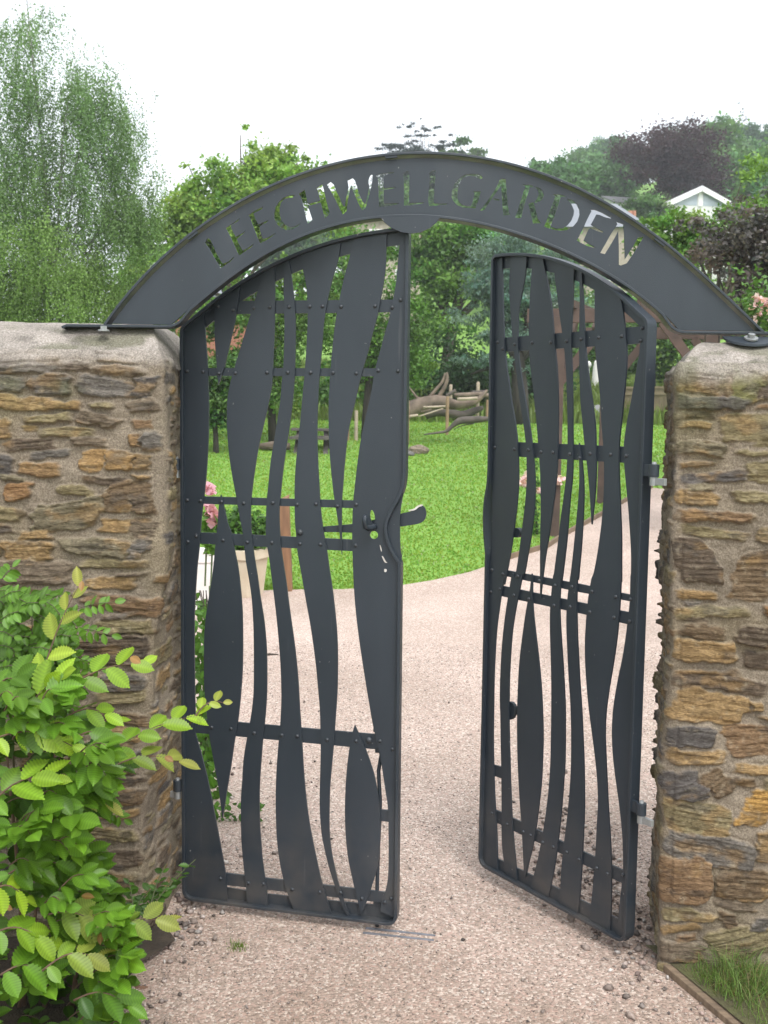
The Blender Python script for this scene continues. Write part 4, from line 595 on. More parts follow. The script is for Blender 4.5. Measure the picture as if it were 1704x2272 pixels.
stR = fill(fill(stR, -2.3, -.36, 0, 1.72, 700, 32, True), -2.3, -.02, 0, 1.76, 4500, 13); stR = fill(stR, .02, .5, 0, 1.76, 1500, 14)
CAP = .080
wallR = wall('stone_wall', 'rubble stone pier with rounded mortar cap at the edge of the path, grass at its foot', cornerR, (1, -.03), (.20, 1), .44, 3.5, stR, 29, True, 1.765, .46)
# ================================================================ ground
def gridmesh(name, xs, ys, dz=0.0):
    X, Y = np.meshgrid(xs, ys); Z = tz(X, Y)+dz; n, m = X.shape; I = np.arange(n*m).reshape(n, m)
    f = np.stack([I[:-1, :-1], I[:-1, 1:], I[1:, 1:], I[1:, :-1]], -1).reshape(-1, 4); return mesh(name, np.stack([X, Y, Z], -1).reshape(-1, 3), f, smooth=True)
xs = np.concatenate([-np.geomspace(14, 250, 24)[::-1], np.arange(-13, 13.1, .5), np.geomspace(14, 250, 24)]); ys = np.concatenate([np.linspace(-30, 0, 9)[:-1], np.arange(0, 46, .5), np.linspace(46, 170, 60), np.linspace(180, 260, 8)])
GR = mat('meadow_turf', (.165, .305, .044), .95, (.138, .262, .036), 1.3, bump=.6, bscale=30)
tag(link('ground', gridmesh('ground', xs, ys), GR), kind='structure')
def gravelmat(name, base, sc):
    m, ns, L, P = newmat(name); P.inputs['Roughness'].default_value = .93; P.inputs['Specular IOR Level'].default_value = .2
    tc = N(ns, 'ShaderNodeTexCoord'); vo = N(ns, 'ShaderNodeTexVoronoi'); vo.inputs['Scale'].default_value = sc; L.new(tc.outputs['Object'], vo.inputs[0])
    rp = N(ns, 'ShaderNodeValToRGB'); e = rp.color_ramp.elements; cols = [(.34, .275, .235), (.47, .375, .33), (.54, .44, .39), (.42, .345, .30), (.64, .56, .51), (.49, .37, .325), (.39, .325, .285)]
    e[0].position = 0; e[0].color = (*cols[0], 1); e[1].position = .15; e[1].color = (*cols[1], 1)
    for i, c in enumerate(cols[2:]):
        q = e.new(.30+.14*i); q.color = (*c, 1)
    rp.color_ramp.interpolation = 'CONSTANT'; sx = N(ns, 'ShaderNodeSeparateColor'); L.new(vo.outputs['Color'], sx.inputs[0]); L.new(sx.outputs[0], rp.inputs[0])
    n = N(ns, 'ShaderNodeTexNoise'); n.inputs['Scale'].default_value = .9; n.inputs['Detail'].default_value = 9; L.new(tc.outputs['Object'], n.inputs[0])
    r2 = N(ns, 'ShaderNodeValToRGB'); r2.color_ramp.elements[0].position = .3; r2.color_ramp.elements[1].position = .7; r2.color_ramp.elements[0].color = (.84*base, .80*base, .75*base, 1); r2.color_ramp.elements[1].color = (1.12*base, 1.08*base, 1.05*base, 1); L.new(n.outputs[0], r2.inputs[0])
    mu = N(ns, 'ShaderNodeMix', data_type='RGBA', blend_type='MULTIPLY'); mu.inputs[0].default_value = 1; L.new(rp.outputs[0], mu.inputs[6]); L.new(r2.outputs[0], mu.inputs[7])
    sp = N(ns, 'ShaderNodeSeparateXYZ'); L.new(tc.outputs['Object'], sp.inputs[0]); yy = N(ns, 'ShaderNodeMapRange'); yy.inputs[1].default_value = 3.9; yy.inputs[2].default_value = 2.5; L.new(sp.outputs[1], yy.inputs[0])      # gravel turns browner and darker towards the near end of the path
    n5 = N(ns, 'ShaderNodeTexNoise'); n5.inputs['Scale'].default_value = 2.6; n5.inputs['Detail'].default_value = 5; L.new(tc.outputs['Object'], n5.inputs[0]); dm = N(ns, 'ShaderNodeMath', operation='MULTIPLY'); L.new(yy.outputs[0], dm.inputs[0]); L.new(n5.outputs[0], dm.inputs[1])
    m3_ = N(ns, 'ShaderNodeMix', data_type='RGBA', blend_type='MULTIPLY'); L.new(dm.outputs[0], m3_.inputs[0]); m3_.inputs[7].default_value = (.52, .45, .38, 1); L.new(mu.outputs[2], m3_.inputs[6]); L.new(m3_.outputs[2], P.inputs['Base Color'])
    b = N(ns, 'ShaderNodeBump'); b.inputs['Strength'].default_value = .8; b.inputs['Distance'].default_value = .006; b.invert = True; L.new(vo.outputs['Distance'], b.inputs['Height']); L.new(b.outputs[0], P.inputs['Normal']); return m
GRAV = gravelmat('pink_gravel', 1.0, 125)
edge = [ground(*q) for q in ((575, 1313), (650, 1311), (760, 1310), (880, 1303), (960, 1290), (1040, 1272), (1100, 1252), (1213, 1218), (1264, 1185), (1322, 1153), (1391, 1113), (1447, 1084))]
far = [Vector((p.x, p.y)) for p in edge]; pl = [(-8, 9.6), (-1.6, 9.6)]+[(p.x, p.y) for p in far]+[(5.6, 15.4), (9, 16.0), (9, 12.5), (6.5, 11.0), (4.2, 8.0), (4, -6), (-8, -6)]
dense = []
for i in range(len(pl)):
    a, b = np.array(pl[i]), np.array(pl[(i+1) % len(pl)]); k = max(1, int(np.linalg.norm(b-a)/.3)); dense += [tuple(a+(b-a)*t) for t in np.arange(k)/k]
ex = [(x+.01*random.random(), y) for x in np.arange(-7.8, 9, .5) for y in np.arange(-5.5, 16, .5) if inpoly((x, y), pl)]
V, T = cdt([dense], ex); T = [t for t in T if inpoly((sum(V[i][0] for i in t)/3, sum(V[i][1] for i in t)/3), dense)]
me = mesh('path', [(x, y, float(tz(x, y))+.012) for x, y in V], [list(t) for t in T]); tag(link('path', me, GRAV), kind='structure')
# loose chips: real stones over the near part of the path
def pebbles(name, P, size, cols, mat_, flat=.6):
    n = len(P); base = np.array([(1, 0, 0), (-1, 0, 0), (0, 1, 0), (0, -1, 0), (0, 0, 1), (0, 0, -1), (.6, .6, .5), (-.6, .6, .55), (-.6, -.6, .5), (.6, -.6, .55)], float)
    tri = np.array([(0, 6, 4), (6, 2, 4), (2, 7, 4), (7, 1, 4), (1, 8, 4), (8, 3, 4), (3, 9, 4), (9, 0, 4), (0, 9, 5), (9, 3, 5), (3, 8, 5), (8, 1, 5), (1, 7, 5), (7, 2, 5), (2, 6, 5), (6, 0, 5)])
    v = base[None]*(1+.35*RNG.standard_normal((n, 10, 1))*.6)*size[:, None, None]; v = v*np.stack([RNG.uniform(.8, 1.4, n), RNG.uniform(.6, 1, n), RNG.uniform(.4, .8, n)*flat/.6], -1)[:, None]
    a = RNG.uniform(0, 6.28, n); tl = RNG.normal(0, .3, n); c, s = np.cos(a)[:, None], np.sin(a)[:, None]; ct, st = np.cos(tl)[:, None], np.sin(tl)[:, None]
    y2 = v[..., 1]*ct-v[..., 2]*st; z2 = v[..., 1]*st+v[..., 2]*ct; x2 = v[..., 0]*c-y2*s; y3 = v[..., 0]*s+y2*c
    Q = np.stack([x2, y3, z2], -1)+P[:, None]; f = (tri[None]+10*np.arange(n)[:, None, None]).reshape(-1, 3)
    return link(name, mesh(name, Q.reshape(-1, 3), f, np.repeat(cols, 10, 0)), mat_)
PEB = mat('stone_chips', (1, 1, 1), .9, (.72, .70, .68), 200, attr=True, spec=.25)
pal = np.array([(.46, .37, .32), (.53, .435, .385), (.60, .51, .46), (.39, .32, .28), (.70, .64, .59), (.48, .36, .315), (.29, .24, .21), (.56, .46, .41), (.20, .17, .155)])*.90
def scatter(n, x0, x1, y0, y1, smin, smax, dens=None):
    X = RNG.uniform(x0, x1, n); Y = RNG.uniform(y0, y1, n)
    s = smin*(smax/smin)**(RNG.random(n)**2.2); c = pal[RNG.integers(0, len(pal), n)]*RNG.uniform(.85, 1.12, (n, 1))
    k = np.array([inpoly((x, y), pl) for x, y in zip(X, Y)]); X, Y, s, c = X[k], Y[k], s[k], c[k]
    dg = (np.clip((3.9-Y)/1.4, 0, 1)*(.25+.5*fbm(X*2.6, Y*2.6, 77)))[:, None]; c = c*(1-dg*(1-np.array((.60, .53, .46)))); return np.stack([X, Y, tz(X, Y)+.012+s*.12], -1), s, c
P1, s1, c1 = scatter(42000, -1.3, 1.4, 2.2, 4.1, .0017, .0042); P2, s2, c2 = scatter(32000, -1.7, 2.0, 4.0, 7.4, .0022, .0058)
o = pebbles('gravel_chips', np.r_[P1, P2], np.r_[s1, s2], np.r_[c1, c2], PEB); tag(o, 'loose pinkish gravel chips strewn over the path', 'gravel', kind='stuff')
# coarser rubble gathered at the feet of the piers
def near(n, cx, cy, sx, sy, a, b):
    X = RNG.normal(cx, sx, n); Y = RNG.normal(cy, sy, n); s = a*(b/a)**(RNG.random(n)**1.5); c = pal[RNG.integers(0, len(pal), n)]*RNG.uniform(.35, 1.1, (n, 1)); return np.stack([X, Y, tz(X, Y)+.014+s*.2], -1), s, c
parts = [near(240, .76, 3.3, .06, .25, .005, .017), near(160, .70, 3.9, .10, .3, .006, .015), near(210, -.74, 2.70, .08, .16, .004, .010), near(120, -.62, 3.25, .05, .2, .006, .014), near(200, 1.0, 2.60, .09, .10, .003, .008), near(110, .1, 2.7, .45, .35, .003, .0065), near(60, -.35, 4.8, .5, .9, .006, .012)]
o = pebbles('rubble_stones', np.concatenate([p[0] for p in parts]), np.concatenate([p[1] for p in parts]), np.concatenate([p[2] for p in parts]), PEB, .8); tag(o, 'loose darker stones gathered along the feet of the piers', 'stones', kind='stuff')
def rock(name, label, px, py, r, col, h=.6, Yw=None, seed=0):
    p = ground(px, py) if Yw is None else on(at(px, py, Yw).x, Yw)
    v = []; f = []; n, m = 10, 14
    for i in range(n+1):
        for j in range(m):
            t = math.pi*i/n; a = 2*math.pi*j/m; d = 1+.5*(float(fbm(np.array(3*math.sin(t)*math.cos(a)+9), np.array(3*math.cos(t)+3*math.sin(t)*math.sin(a)), seed))-.5)
            v.append((r*1.2*d*math.sin(t)*math.cos(a), r*.8*d*math.sin(t)*math.sin(a), r*h*d*math.cos(t)+r*h*.5))
    for i in range(n):
        for j in range(m): f.append((i*m+j, i*m+(j+1) % m, (i+1)*m+(j+1) % m, (i+1)*m+j))
    o = link(name, mesh(name, v, f), mat(name+'_stone', col, .9, tuple(.6*q for q in col), 30, bump=.6, bscale=60)); o.location = p; tag(o, label, 'stone'); return o
rock('stone', 'flat reddish brown stone lying on gravel beside the leafy bush', 313, 2200, .022, (.22, .12, .075), .45, seed=1)
rock('stone', 'palest small pinkish pebble on the gravel below the nearer gate leaf', 545, 2143, .011, (.50, .34, .28), .5, seed=2)
rock('stone', 'small black pebble on gravel just past the ends of the steel keep strips', 967, 2117, .0075, (.03, .03, .03), .7, seed=3)
rock('stone', 'pale stone on the gravel at the hinge foot of the far gate leaf', 1418, 2076, .020, (.45, .37, .32), .5, seed=4)
rock('stone', 'small dark pebble alone on the gravel in the middle foreground', 713, 2142, .008, (.07, .07, .075), .6, seed=5)
# planting soil under the bush and the verge to the right of the edging board
SOIL = mat('dark_soil', (.075, .055, .038), .98, (.035, .026, .018), 18, bump=.9, bscale=90)
kb0 = ground(1490, 2172); kb1 = ground(1680, 2330)
def flat(name, poly, dz, m, hump=.0):
    ex = [(x, y) for x in np.arange(min(p[0] for p in poly), max(p[0] for p in poly), .06) for y in np.arange(min(p[1] for p in poly), max(p[1] for p in poly), .06) if inpoly((x, y), poly)]
    V, T = cdt([poly], ex); T = [t for t in T if inpoly((sum(V[i][0] for i in t)/3, sum(V[i][1] for i in t)/3), poly)]
    return link(name, mesh(name, [(x, y, float(tz(x, y))+dz+hump*float(fbm(np.array(x*5.), np.array(y*5.)))) for x, y in V], [list(t) for t in T], smooth=True), m)
tag(flat('soil', [(-.62, 3.06), (-.70, 2.9), (-.74, 2.6), (-.86, 2.35), (-1.0, 1.9), (-3.5, 1.9), (-3.5, 3.2), (-.7, 3.2)], .016, SOIL, .03), kind='structure')
d = (kb1-kb0).normalized(); e = kb1+d*.6
tag(flat('verge', [(kb0.x+.004, kb0.y), (e.x, e.y), (4, e.y-.3), (4, 3.1), (kb0.x-.05, 3.06)], .030, mat('verge_turf', (.10, .105, .035), .97, (.075, .06, .035), 14, bump=.9, bscale=90), .02), kind='structure')
b = MB(); b.beam(kb0+Vector((0, 0, .02))-d*.02-Vector((0, 0, .022)), e+Vector((0, 0, -.018)), .034, .075); o = b.build('edging_board', mat('weathered_board', (.24, .17, .11), .85, (.13, .09, .06), 10, bump=.4, bscale=60, stretch=(1, 6, 1)), bevel=.003)
tag(o, 'weathered brown edging board between the gravel and the grass verge', 'edging board')
eb = MB(); pe = [on(p.x, p.y, .03) for p in edge[6:]]
for a, c in zip(pe[:-1], pe[1:]): eb.beam(a, c, .03, .07)
tag(eb.build('edging_board', mat('old_board', (.20, .14, .09), .9)), 'thin timber edging curving along the far gravel path beside the lawn', 'edging board')
# mown lawn: blades of grass
def blades(name, X, Y, h, col, wid, mat_=LEAF, lean=.5, dz=0.0):
    n = len(X); a = RNG.uniform(0, 6.28, n); l = h*RNG.uniform(.1, lean, n); dx, dy = np.cos(a), np.sin(a); z = tz(X, Y)+dz
    w = wid*RNG.uniform(.6, 1.2, n); v = np.zeros((n, 5, 3)); b = RNG.uniform(0, 6.28, n); bx, by = np.cos(b)*w, np.sin(b)*w
    v[:, 0] = np.stack([X-bx, Y-by, z], -1); v[:, 1] = np.stack([X+bx, Y+by, z], -1); mx_, my_ = X+dx*l*.35, Y+dy*l*.35; v[:, 2] = np.stack([mx_-bx*.75, my_-by*.75, z+h*.62], -1); v[:, 3] = np.stack([mx_+bx*.75, my_+by*.75, z+h*.62], -1); v[:, 4] = np.stack([X+dx*l, Y+dy*l, z+h*(1-.25*np.clip(l/h, 0, 1.5))], -1)
    f = np.concatenate([np.array([(0, 1, 3), (0, 3, 2), (2, 3, 4)])[None]+5*np.arange(n)[:, None, None]]).reshape(-1, 3); return link(name, mesh(name, v.reshape(-1, 3), f, np.repeat(col, 5, 0)), mat_)
def lawnpts(n, x0, x1, y0, y1):
    Y = y0+(y1-y0)*RNG.random(n)**1.5; X = RNG.uniform(x0, x1, n)*Y/15; k = np.array([not inpoly((x, y), pl) for x, y in zip(X, Y)]); return X[k], Y[k]
X, Y = lawnpts(150000, -6.5, 7, 9.4, 28); n = len(X); pat = fbm(X*.6, Y*.6, 3)[:, None]
col = np.array((.172, .320, .046))*(.84+.32*pat)*RNG.uniform(.86, 1.16, (n, 1)); col[:, 0] *= RNG.uniform(.8, 1.5, n)
cl = (RNG.random(n) < .02); col[cl] = (.34, .36, .22)
o = blades('lawn_grass', X, Y, (.010+.0008*Y)*RNG.uniform(.6, 1.5, n), col, .0042+.0006*Y); tag(o, 'short bright green mown lawn rising to the trees', 'grass', kind='stuff')
n = 26000; Y = RNG.uniform(27, 45, n); X = RNG.uniform(-.18, .42, n)*Y; col = np.array((.135, .19, .040))*RNG.uniform(.7, 1.4, (n, 1)); o = blades('meadow_grass', X, Y, RNG.uniform(.25, .6, n), col, .03); tag(o, 'long yellow-green meadow grass on the bank above the lawn', 'grass', kind='stuff')
# tufts at the foot of the right pier and along the verge
n = 3200; X = np.r_[RNG.normal(1.05, .10, 800), RNG.uniform(.9, 1.5, 2400)]; Y = np.r_[RNG.normal(2.84, .05, 800), RNG.uniform(2.40, 2.95, 2400)]
side = (X-kb0.x)*d.y-(Y-kb0.y)*d.x; k = (side < -.02) & (Y < 2.93-(X-.85)*.03) & (X > .85); X, Y = X[k], Y[k]; n = len(X)
col = np.array((.120, .195, .045))*RNG.uniform(.6, 1.6, (n, 1)); dr_ = RNG.random(n) < .22; col[dr_] = np.array((.24, .20, .09))*RNG.uniform(.6, 1.2, (int(dr_.sum()), 1)); big = np.exp(-((X-1.03)/.10)**2)
o = blades('verge_grass', X, Y, (.012+.11*big*RNG.random(n)+.03*RNG.random(n)), col, .0009+.0006*RNG.random(n), lean=1.5, dz=.03); tag(o, 'green grass tufts against the foot of the right pier', 'grass', kind='stuff')

p = ground(597, 1459); q = ground(612, 1456); b = MB(); b.tube([(-.05, 0, .012), (.0, .01, .02), (.06, .03, .014)], [.006, .009, .005], 7); o = b.build('twig', BARK); o.location = p; tag(o, 'short brown twig lying on the gravel seen between the slats of the nearer gate leaf', 'twig')
# ================================================================ foliage tools
def cards(P, size, aspect=.55, up=.3, droop=0.0, bend=.25):
    """leaf-sized folded rhombs at P; returns verts (n,4,3). up biases the faces to lie flat, droop points the tips down"""
    n = len(P); size = np.broadcast_to(size, (n,))[:, None]
    d = RNG.standard_normal((n, 3)); d[:, 2] = d[:, 2]*(1-up)-droop*1.5; d /= np.linalg.norm(d, axis=1)[:, None]
    q = RNG.standard_normal((n, 3)); q[:, 2] *= (1-up); q -= (q*d).sum(1)[:, None]*d; q /= np.linalg.norm(q, axis=1)[:, None]+1e-9
    nn = np.cross(d, q); v = np.zeros((n, 4, 3)); v[:, 0] = P-d*size*.5; v[:, 1] = P+q*size*aspect*.5+nn*size*bend*.3; v[:, 2] = P+d*size*.5; v[:, 3] = P-q*size*aspect*.5+nn*size*bend*.3
    return v
def cardmesh(name, V, col, matl=LEAF):
    n = len(V); f = (np.array([(0, 1, 2), (0, 2, 3)])[None]+4*np.arange(n)[:, None, None]).reshape(-1, 3); return mesh(name, V.reshape(-1, 3), f, np.repeat(col, 4, 0))
def crown_points(blobs, n, clumps=None, spread=.16, shell=.55):
    vol = np.array([(b[3]*b[4]*b[5])**.75 for b in blobs]); pr = vol/vol.sum(); out = []; cid = []
    K = clumps or max(12, n//140); ci = RNG.choice(len(blobs), K, p=pr)
    B = np.array([b[:6] for b in blobs]); u = RNG.standard_normal((K, 3)); u /= np.linalg.norm(u, axis=1)[:, None]; r = shell+(1-shell)*RNG.random((K, 1))**.6
    cc = B[ci, :3]+u*r*B[ci, 3:6]; rad = B[ci, 3:6].mean(1)*spread*RNG.uniform(.5, 1.7, K)
    k = RNG.choice(K, n, p=rad**1.5/(rad**1.5).sum()); g = RNG.standard_normal((n, 3)); g[:, 2] *= np.clip(B[ci, 5]/B[ci, 3], .16, .65)[k]
    return cc[k]+g*rad[k][:, None], k, K
def greens(base, k, K, var=.35, n=None):
    base = np.array(base); n = len(k); ck = RNG.uniform(1-var, 1+var, (K, 1)); hue = RNG.normal(0, .10, (K, 1)); c = base*ck[k]*RNG.uniform(.7, 1.3, (n, 1)); c[:, 0] *= (1+hue[k][:, 0]); return np.clip(c, .004, .8)
def limbs(mb, base, tips, r0_, r1_, wig=.06, seg=7):
    base = Vector(base)
    for t in tips:
        t = Vector(t); L = (t-base).length; pts = []
        for i in range(6):
            s = i/5; p = base.lerp(t, s)+Vector((random.uniform(-1, 1), random.uniform(-1, 1), .6*math.sin(s*math.pi)))*wig*L*math.sin(s*math.pi); pts.append(p)
        mb.tube(pts, [r0_+(r1_-r0_)*i/5 for i in range(6)], seg)
def tree(name, label, cat, Y, base_px, blobs, n, leaf, colr, var=.35, trunk=.12, bark=None, group=None, up=.3, droop=0., aspect=.6, spread=.16, shell=.5, lean=None, clumps=None, zbase=None):
    """blobs: (px, py, rx_px, ry_px[, dy metres]) measured in the photograph at distance Y"""
    b = at(*base_px, Y); b = on(b.x, Y) if zbase is None else Vector((b.x, Y, zbase)); root = thing(name, label, cat, b, 0, group); BB = []
    for q in blobs:
        c = at(q[0], q[1], Y+(q[4] if len(q) > 4 else 0))-b; rx, rz = q[2]*Y/F, q[3]*Y/F; BB.append((c.x, c.y, c.z, rx, (rx+rz)/2*.9, rz))
    P, k, K = crown_points(BB, n, clumps, spread, shell); V = cards(P, leaf*RNG.uniform(.6, 1.3, len(P)), aspect, up, droop)
    link('crown', cardmesh('crown', V, greens(colr, k, K, var)), LEAF, root)
    mb = MB(); mid = sum((Vector(q[:3]) for q in BB), Vector())/len(BB); top = Vector((mid.x if lean is None else lean, mid.y, mid.z)); mb.tube([(0, 0, -.2), (top.x*.15, top.y*.15, top.z*.3), (top.x*.5, top.y*.5, top.z*.65), top], [trunk*1.25, trunk, trunk*.75, trunk*.35], 10)
    limbs(mb, (top.x*.4, top.y*.4, top.z*.55), [tuple(.82*c_ for c_ in q[:2])+(q[2]-.8*q[5],) for q in BB], trunk*.5, trunk*.10)
    mb.build('trunk', bark or BARK, root, smooth=True); return root
# ================================================================ hornbeam bush at the lower left
def leaf_template(nl=11):
    """ovate toothed leaf, length 1 along +x, pleated between its side veins"""
    v = []; f = []; ncol = 5
    for i in range(nl*2+1):
        t = i/(nl*2); w = .305*math.sin(math.pi*min(1, t**.82))**.9*(1-.30*t)+.004
        if t > .78: w *= 1-(t-.78)/.22*.75
        tooth = .026 if i % 2 else -.006; ple = .026*(1 if i % 2 else -1)*math.sin(math.pi*t)
        for j, s in enumerate((-1, -.5, 0, .5, 1)):
            x = t+.10*abs(s)*math.sin(math.pi*t); y = s*(w+(tooth if abs(s) == 1 else 0)); z = .20*abs(y)+ple*abs(s)-.16*t*t; v.append((x, y, z))
    for i in range(nl*2):
        for j in range(4): f.append((i*5+j, i*5+j+1, (i+1)*5+j+1, (i+1)*5+j))
    return np.array(v), np.array(f)
LT, LF = leaf_template(); LS_, LSF = leaf_template(5)
def place_leaves(name, items, parent, T=LT, Fq=LF):
    """items: (pos, dir, normal, size, colour)"""
    n = len(items); P = np.array([i[0] for i in items]); D = np.array([i[1] for i in items], float); Nn = np.array([i[2] for i in items], float); S = np.array([i[3] for i in items]); Cc = np.array([i[4] for i in items])
    D /= np.linalg.norm(D, axis=1)[:, None]; Nn -= (Nn*D).sum(1)[:, None]*D; Nn /= np.linalg.norm(Nn, axis=1)[:, None]+1e-9; B = np.cross(Nn, D)
    curl = RNG.uniform(.3, 1.7, n)[:, None]
    V = P[:, None]+S[:, None, None]*(T[None, :, 0:1]*D[:, None]+T[None, :, 1:2]*B[:, None]*RNG.uniform(.85, 1.12, n)[:, None, None]+(T[None, :, 2]*curl)[..., None]*Nn[:, None])
    f = (Fq[None]+len(T)*np.arange(n)[:, None, None]).reshape(-1, 4); cc = np.repeat(Cc, len(T), 0).reshape(n, len(T), 3)
    mid = 1+.25*np.exp(-(T[:, 1]/.03)**2)+VEIN*(.13 if len(T) > 80 else 0)*np.where((np.arange(len(T))//5) % 2, 1, -1); cc = cc*mid[None, :, None]
    return link(name, mesh(name, V.reshape(-1, 3), f, cc.reshape(-1, 3), smooth=False), LEAFB, parent)
VEIN = 1.0
LEAFB = leafmat('bush_leaf', .42, .38)
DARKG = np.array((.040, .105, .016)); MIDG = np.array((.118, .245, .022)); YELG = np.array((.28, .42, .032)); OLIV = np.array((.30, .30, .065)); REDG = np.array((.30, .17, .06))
ZB = Zb
bush = thing('hornbeam_bush', 'bright green leafy bush with toothed pleated leaves and yellowish shoots in the lower left corner', 'bush', (-.95, 2.62, 0)); B0 = np.array((-.95, 2.62, 0))
items = []; TW = MB()
def spray(p0, p1, nleaf, size, c0, c1, arch=.03, tw=.0022, flat=.5, twist=0.0):
    p0, p1 = np.array(p0), np.array(p1); L = np.linalg.norm(p1-p0); ax = (p1-p0)/L; side = np.cross(ax, (0, 0, 1)); side = side/(np.linalg.norm(side)+1e-6) if np.linalg.norm(side) > .05 else np.array((1., 0, 0)); nrm = np.cross(side, ax); 
    if nrm[2] < 0: nrm = -nrm
    view = -np.array(((p0+p1)/2))+np.array((0, 0, EYE)); view /= np.linalg.norm(view); nrm = nrm*flat+view*(1-flat)
    pts = []
    for i in range(9):
        t = i/8; pts.append(p0+(p1-p0)*t+np.array((0, 0, arch*math.sin(math.pi*t))))
    TW.tube([Vector(p-B0) for p in pts], [tw*(1.3-.9*i/8) for i in range(9)], 5)
    for i in range(nleaf):
        t = (i+.6)/nleaf; q = p0+(p1-p0)*t+np.array((0, 0, arch*math.sin(math.pi*t))); sgn = 1 if i % 2 else -1
        d = ax*(.55+.5*t)+np.cross(nrm, ax)*sgn*(1.0-.5*t)+RNG.normal(0, .13, 3)+np.array((0, 0, -.12))
        sz = size*(1-.35*t**3)*(.75+.4*min(1, 3*t))*RNG.uniform(.8, 1.15); c = (np.array(c0)*(1-t)+np.array(c1)*t)*RNG.uniform(.8, 1.2)
        items.append((q-B0, d, nrm+RNG.normal(0, .22, 3), sz, c))
def zp(x, y, Y): return np.array(at(*ZB(x, y), Y))
# the sprays that stand out in the picture
for a, b, n, s, c0, c1, Ya, Yb in [
 ((150, 720), (385, 110), 8, .050, YELG, OLIV, 2.42, 2.50), ((60, 860), (300, 560), 7, .062, MIDG, YELG, 2.40, 2.40), ((230, 680), (700, 500), 8, .060, MIDG, YELG, 2.42, 2.55), ((-40, 860), (360, 900), 9, .055, YELG, YELG, 2.35, 2.40),
 ((380, 1030), (960, 740), 10, .055, MIDG, YELG, 2.50, 2.68), ((900, 790), (1075, 690), 5, .030, YELG, OLIV, 2.66, 2.72), ((480, 1020), (870, 970), 7, .058, MIDG, OLIV, 2.48, 2.60), ((140, 1130), (520, 1170), 7, .052, MIDG, OLIV, 2.42, 2.50), ((60, 1320), (390, 1370), 7, .058, MIDG, MIDG, 2.42, 2.48),
 ((-40, 1580), (140, 1650), 4, .056, YELG, YELG, 2.3, 2.35), ((200, 1700), (510, 1780), 8, .056, MIDG, OLIV, 2.36, 2.42), ((480, 1800), (815, 1740), 6, .056, MIDG, OLIV, 2.44, 2.52), ((200, 1960), (480, 1910), 6, .058, MIDG, OLIV, 2.3, 2.36), ((0, 1980), (250, 2000), 6, .060, MIDG, MIDG, 2.28, 2.34), ((350, 2100), (630, 2140), 5, .058, DARKG, MIDG, 2.34, 2.36), ((280, 1880), (640, 1900), 6, .054, DARKG, MIDG, 2.40, 2.45),
 ((-60, 1180), (260, 1050), 7, .060, MIDG, YELG, 2.34, 2.36), ((-60, 700), (120, 560), 5, .055, MIDG, MIDG, 2.44, 2.48), ((40, 1500), (330, 1480), 6, .060, MIDG, MIDG, 2.36, 2.42), ((300, 760), (560, 780), 6, .050, MIDG, YELG, 2.46, 2.5), ((320, 900), (520, 860), 5, .056, MIDG, MIDG, 2.42, 2.46), ((-30, 1780), (230, 1850), 6, .058, MIDG, YELG, 2.3, 2.34)]:
    spray(zp(*a, Ya), zp(*b, Yb), n, s*1.22, c0, c1)
for x, y, dx, dy in ((385, 110, -20, 60), (620, 480, 70, 15), (440, 960, 60, 20), (790, 930, 80, 40), (150, 960, 30, 60), (480, 1780, 30, 40), (380, 1600, 40, -10), (40, 1660, 40, 20)):
    for k in range(3): items.append((zp(x+RNG.normal(0, 12), y+RNG.normal(0, 12), 2.40)-B0, np.array((dx/60, -.3, -dy/60))+RNG.normal(0, .3, 3), np.array((0, -1, .7))+RNG.normal(0, .3, 3), RNG.uniform(.018, .032), REDG*RNG.uniform(.8, 1.3))) if k == 0 else None
# the mass of leaves behind them, coloured darker the further back they sit
lim = [(0, 640), (200, 650), (330, 740), (420, 830), (520, 950), (500, 1080), (420, 1180), (330, 1290), (360, 1400), (420, 1500), (520, 1650), (560, 1800), (600, 1950), (610, 2100), (600, 2300)]
def xmax(y): return float(np.interp(y, [q[1] for q in lim], [q[0] for q in lim]))
for i in range(190):
    y = random.uniform(640, 2420); x = xmax(y)*random.random()**.75-60*random.random(); Y = random.uniform(2.36, 2.86); a = random.uniform(-.6, .5); L = random.uniform(90, 190)
    xe = min(x+L*math.cos(a), xmax(y)+20); ye = y-L*math.sin(a)*.8
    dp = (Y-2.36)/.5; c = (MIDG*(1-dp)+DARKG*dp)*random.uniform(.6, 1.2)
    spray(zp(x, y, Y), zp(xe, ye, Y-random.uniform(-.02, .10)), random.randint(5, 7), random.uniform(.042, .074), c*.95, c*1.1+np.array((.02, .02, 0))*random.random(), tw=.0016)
for i in range(80):
    y = random.uniform(650, 2400); Y = random.uniform(2.4, 3.0); spray(zp(-450*random.random(), y, Y), zp(-60*random.random(), y-80*random.random(), Y-.06), 6, .055, MIDG, MIDG)
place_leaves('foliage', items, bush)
for (x0, y0, x1, y1) in ((120, 2250, 30, 900), (200, 2300, 260, 900), (320, 2300, 420, 1200), (60, 2300, 200, 1400)): TW.tube([Vector(zp(x0, y0, 2.7)-B0), Vector(zp((x0+x1)/2+20, (y0+y1)/2, 2.66)-B0), Vector(zp(x1, y1, 2.6)-B0)], [.008, .006, .003], 6)
TW.build('branch', mat('twig', (.13, .075, .045), .8, (.08, .05, .03), 30), bush, smooth=True)
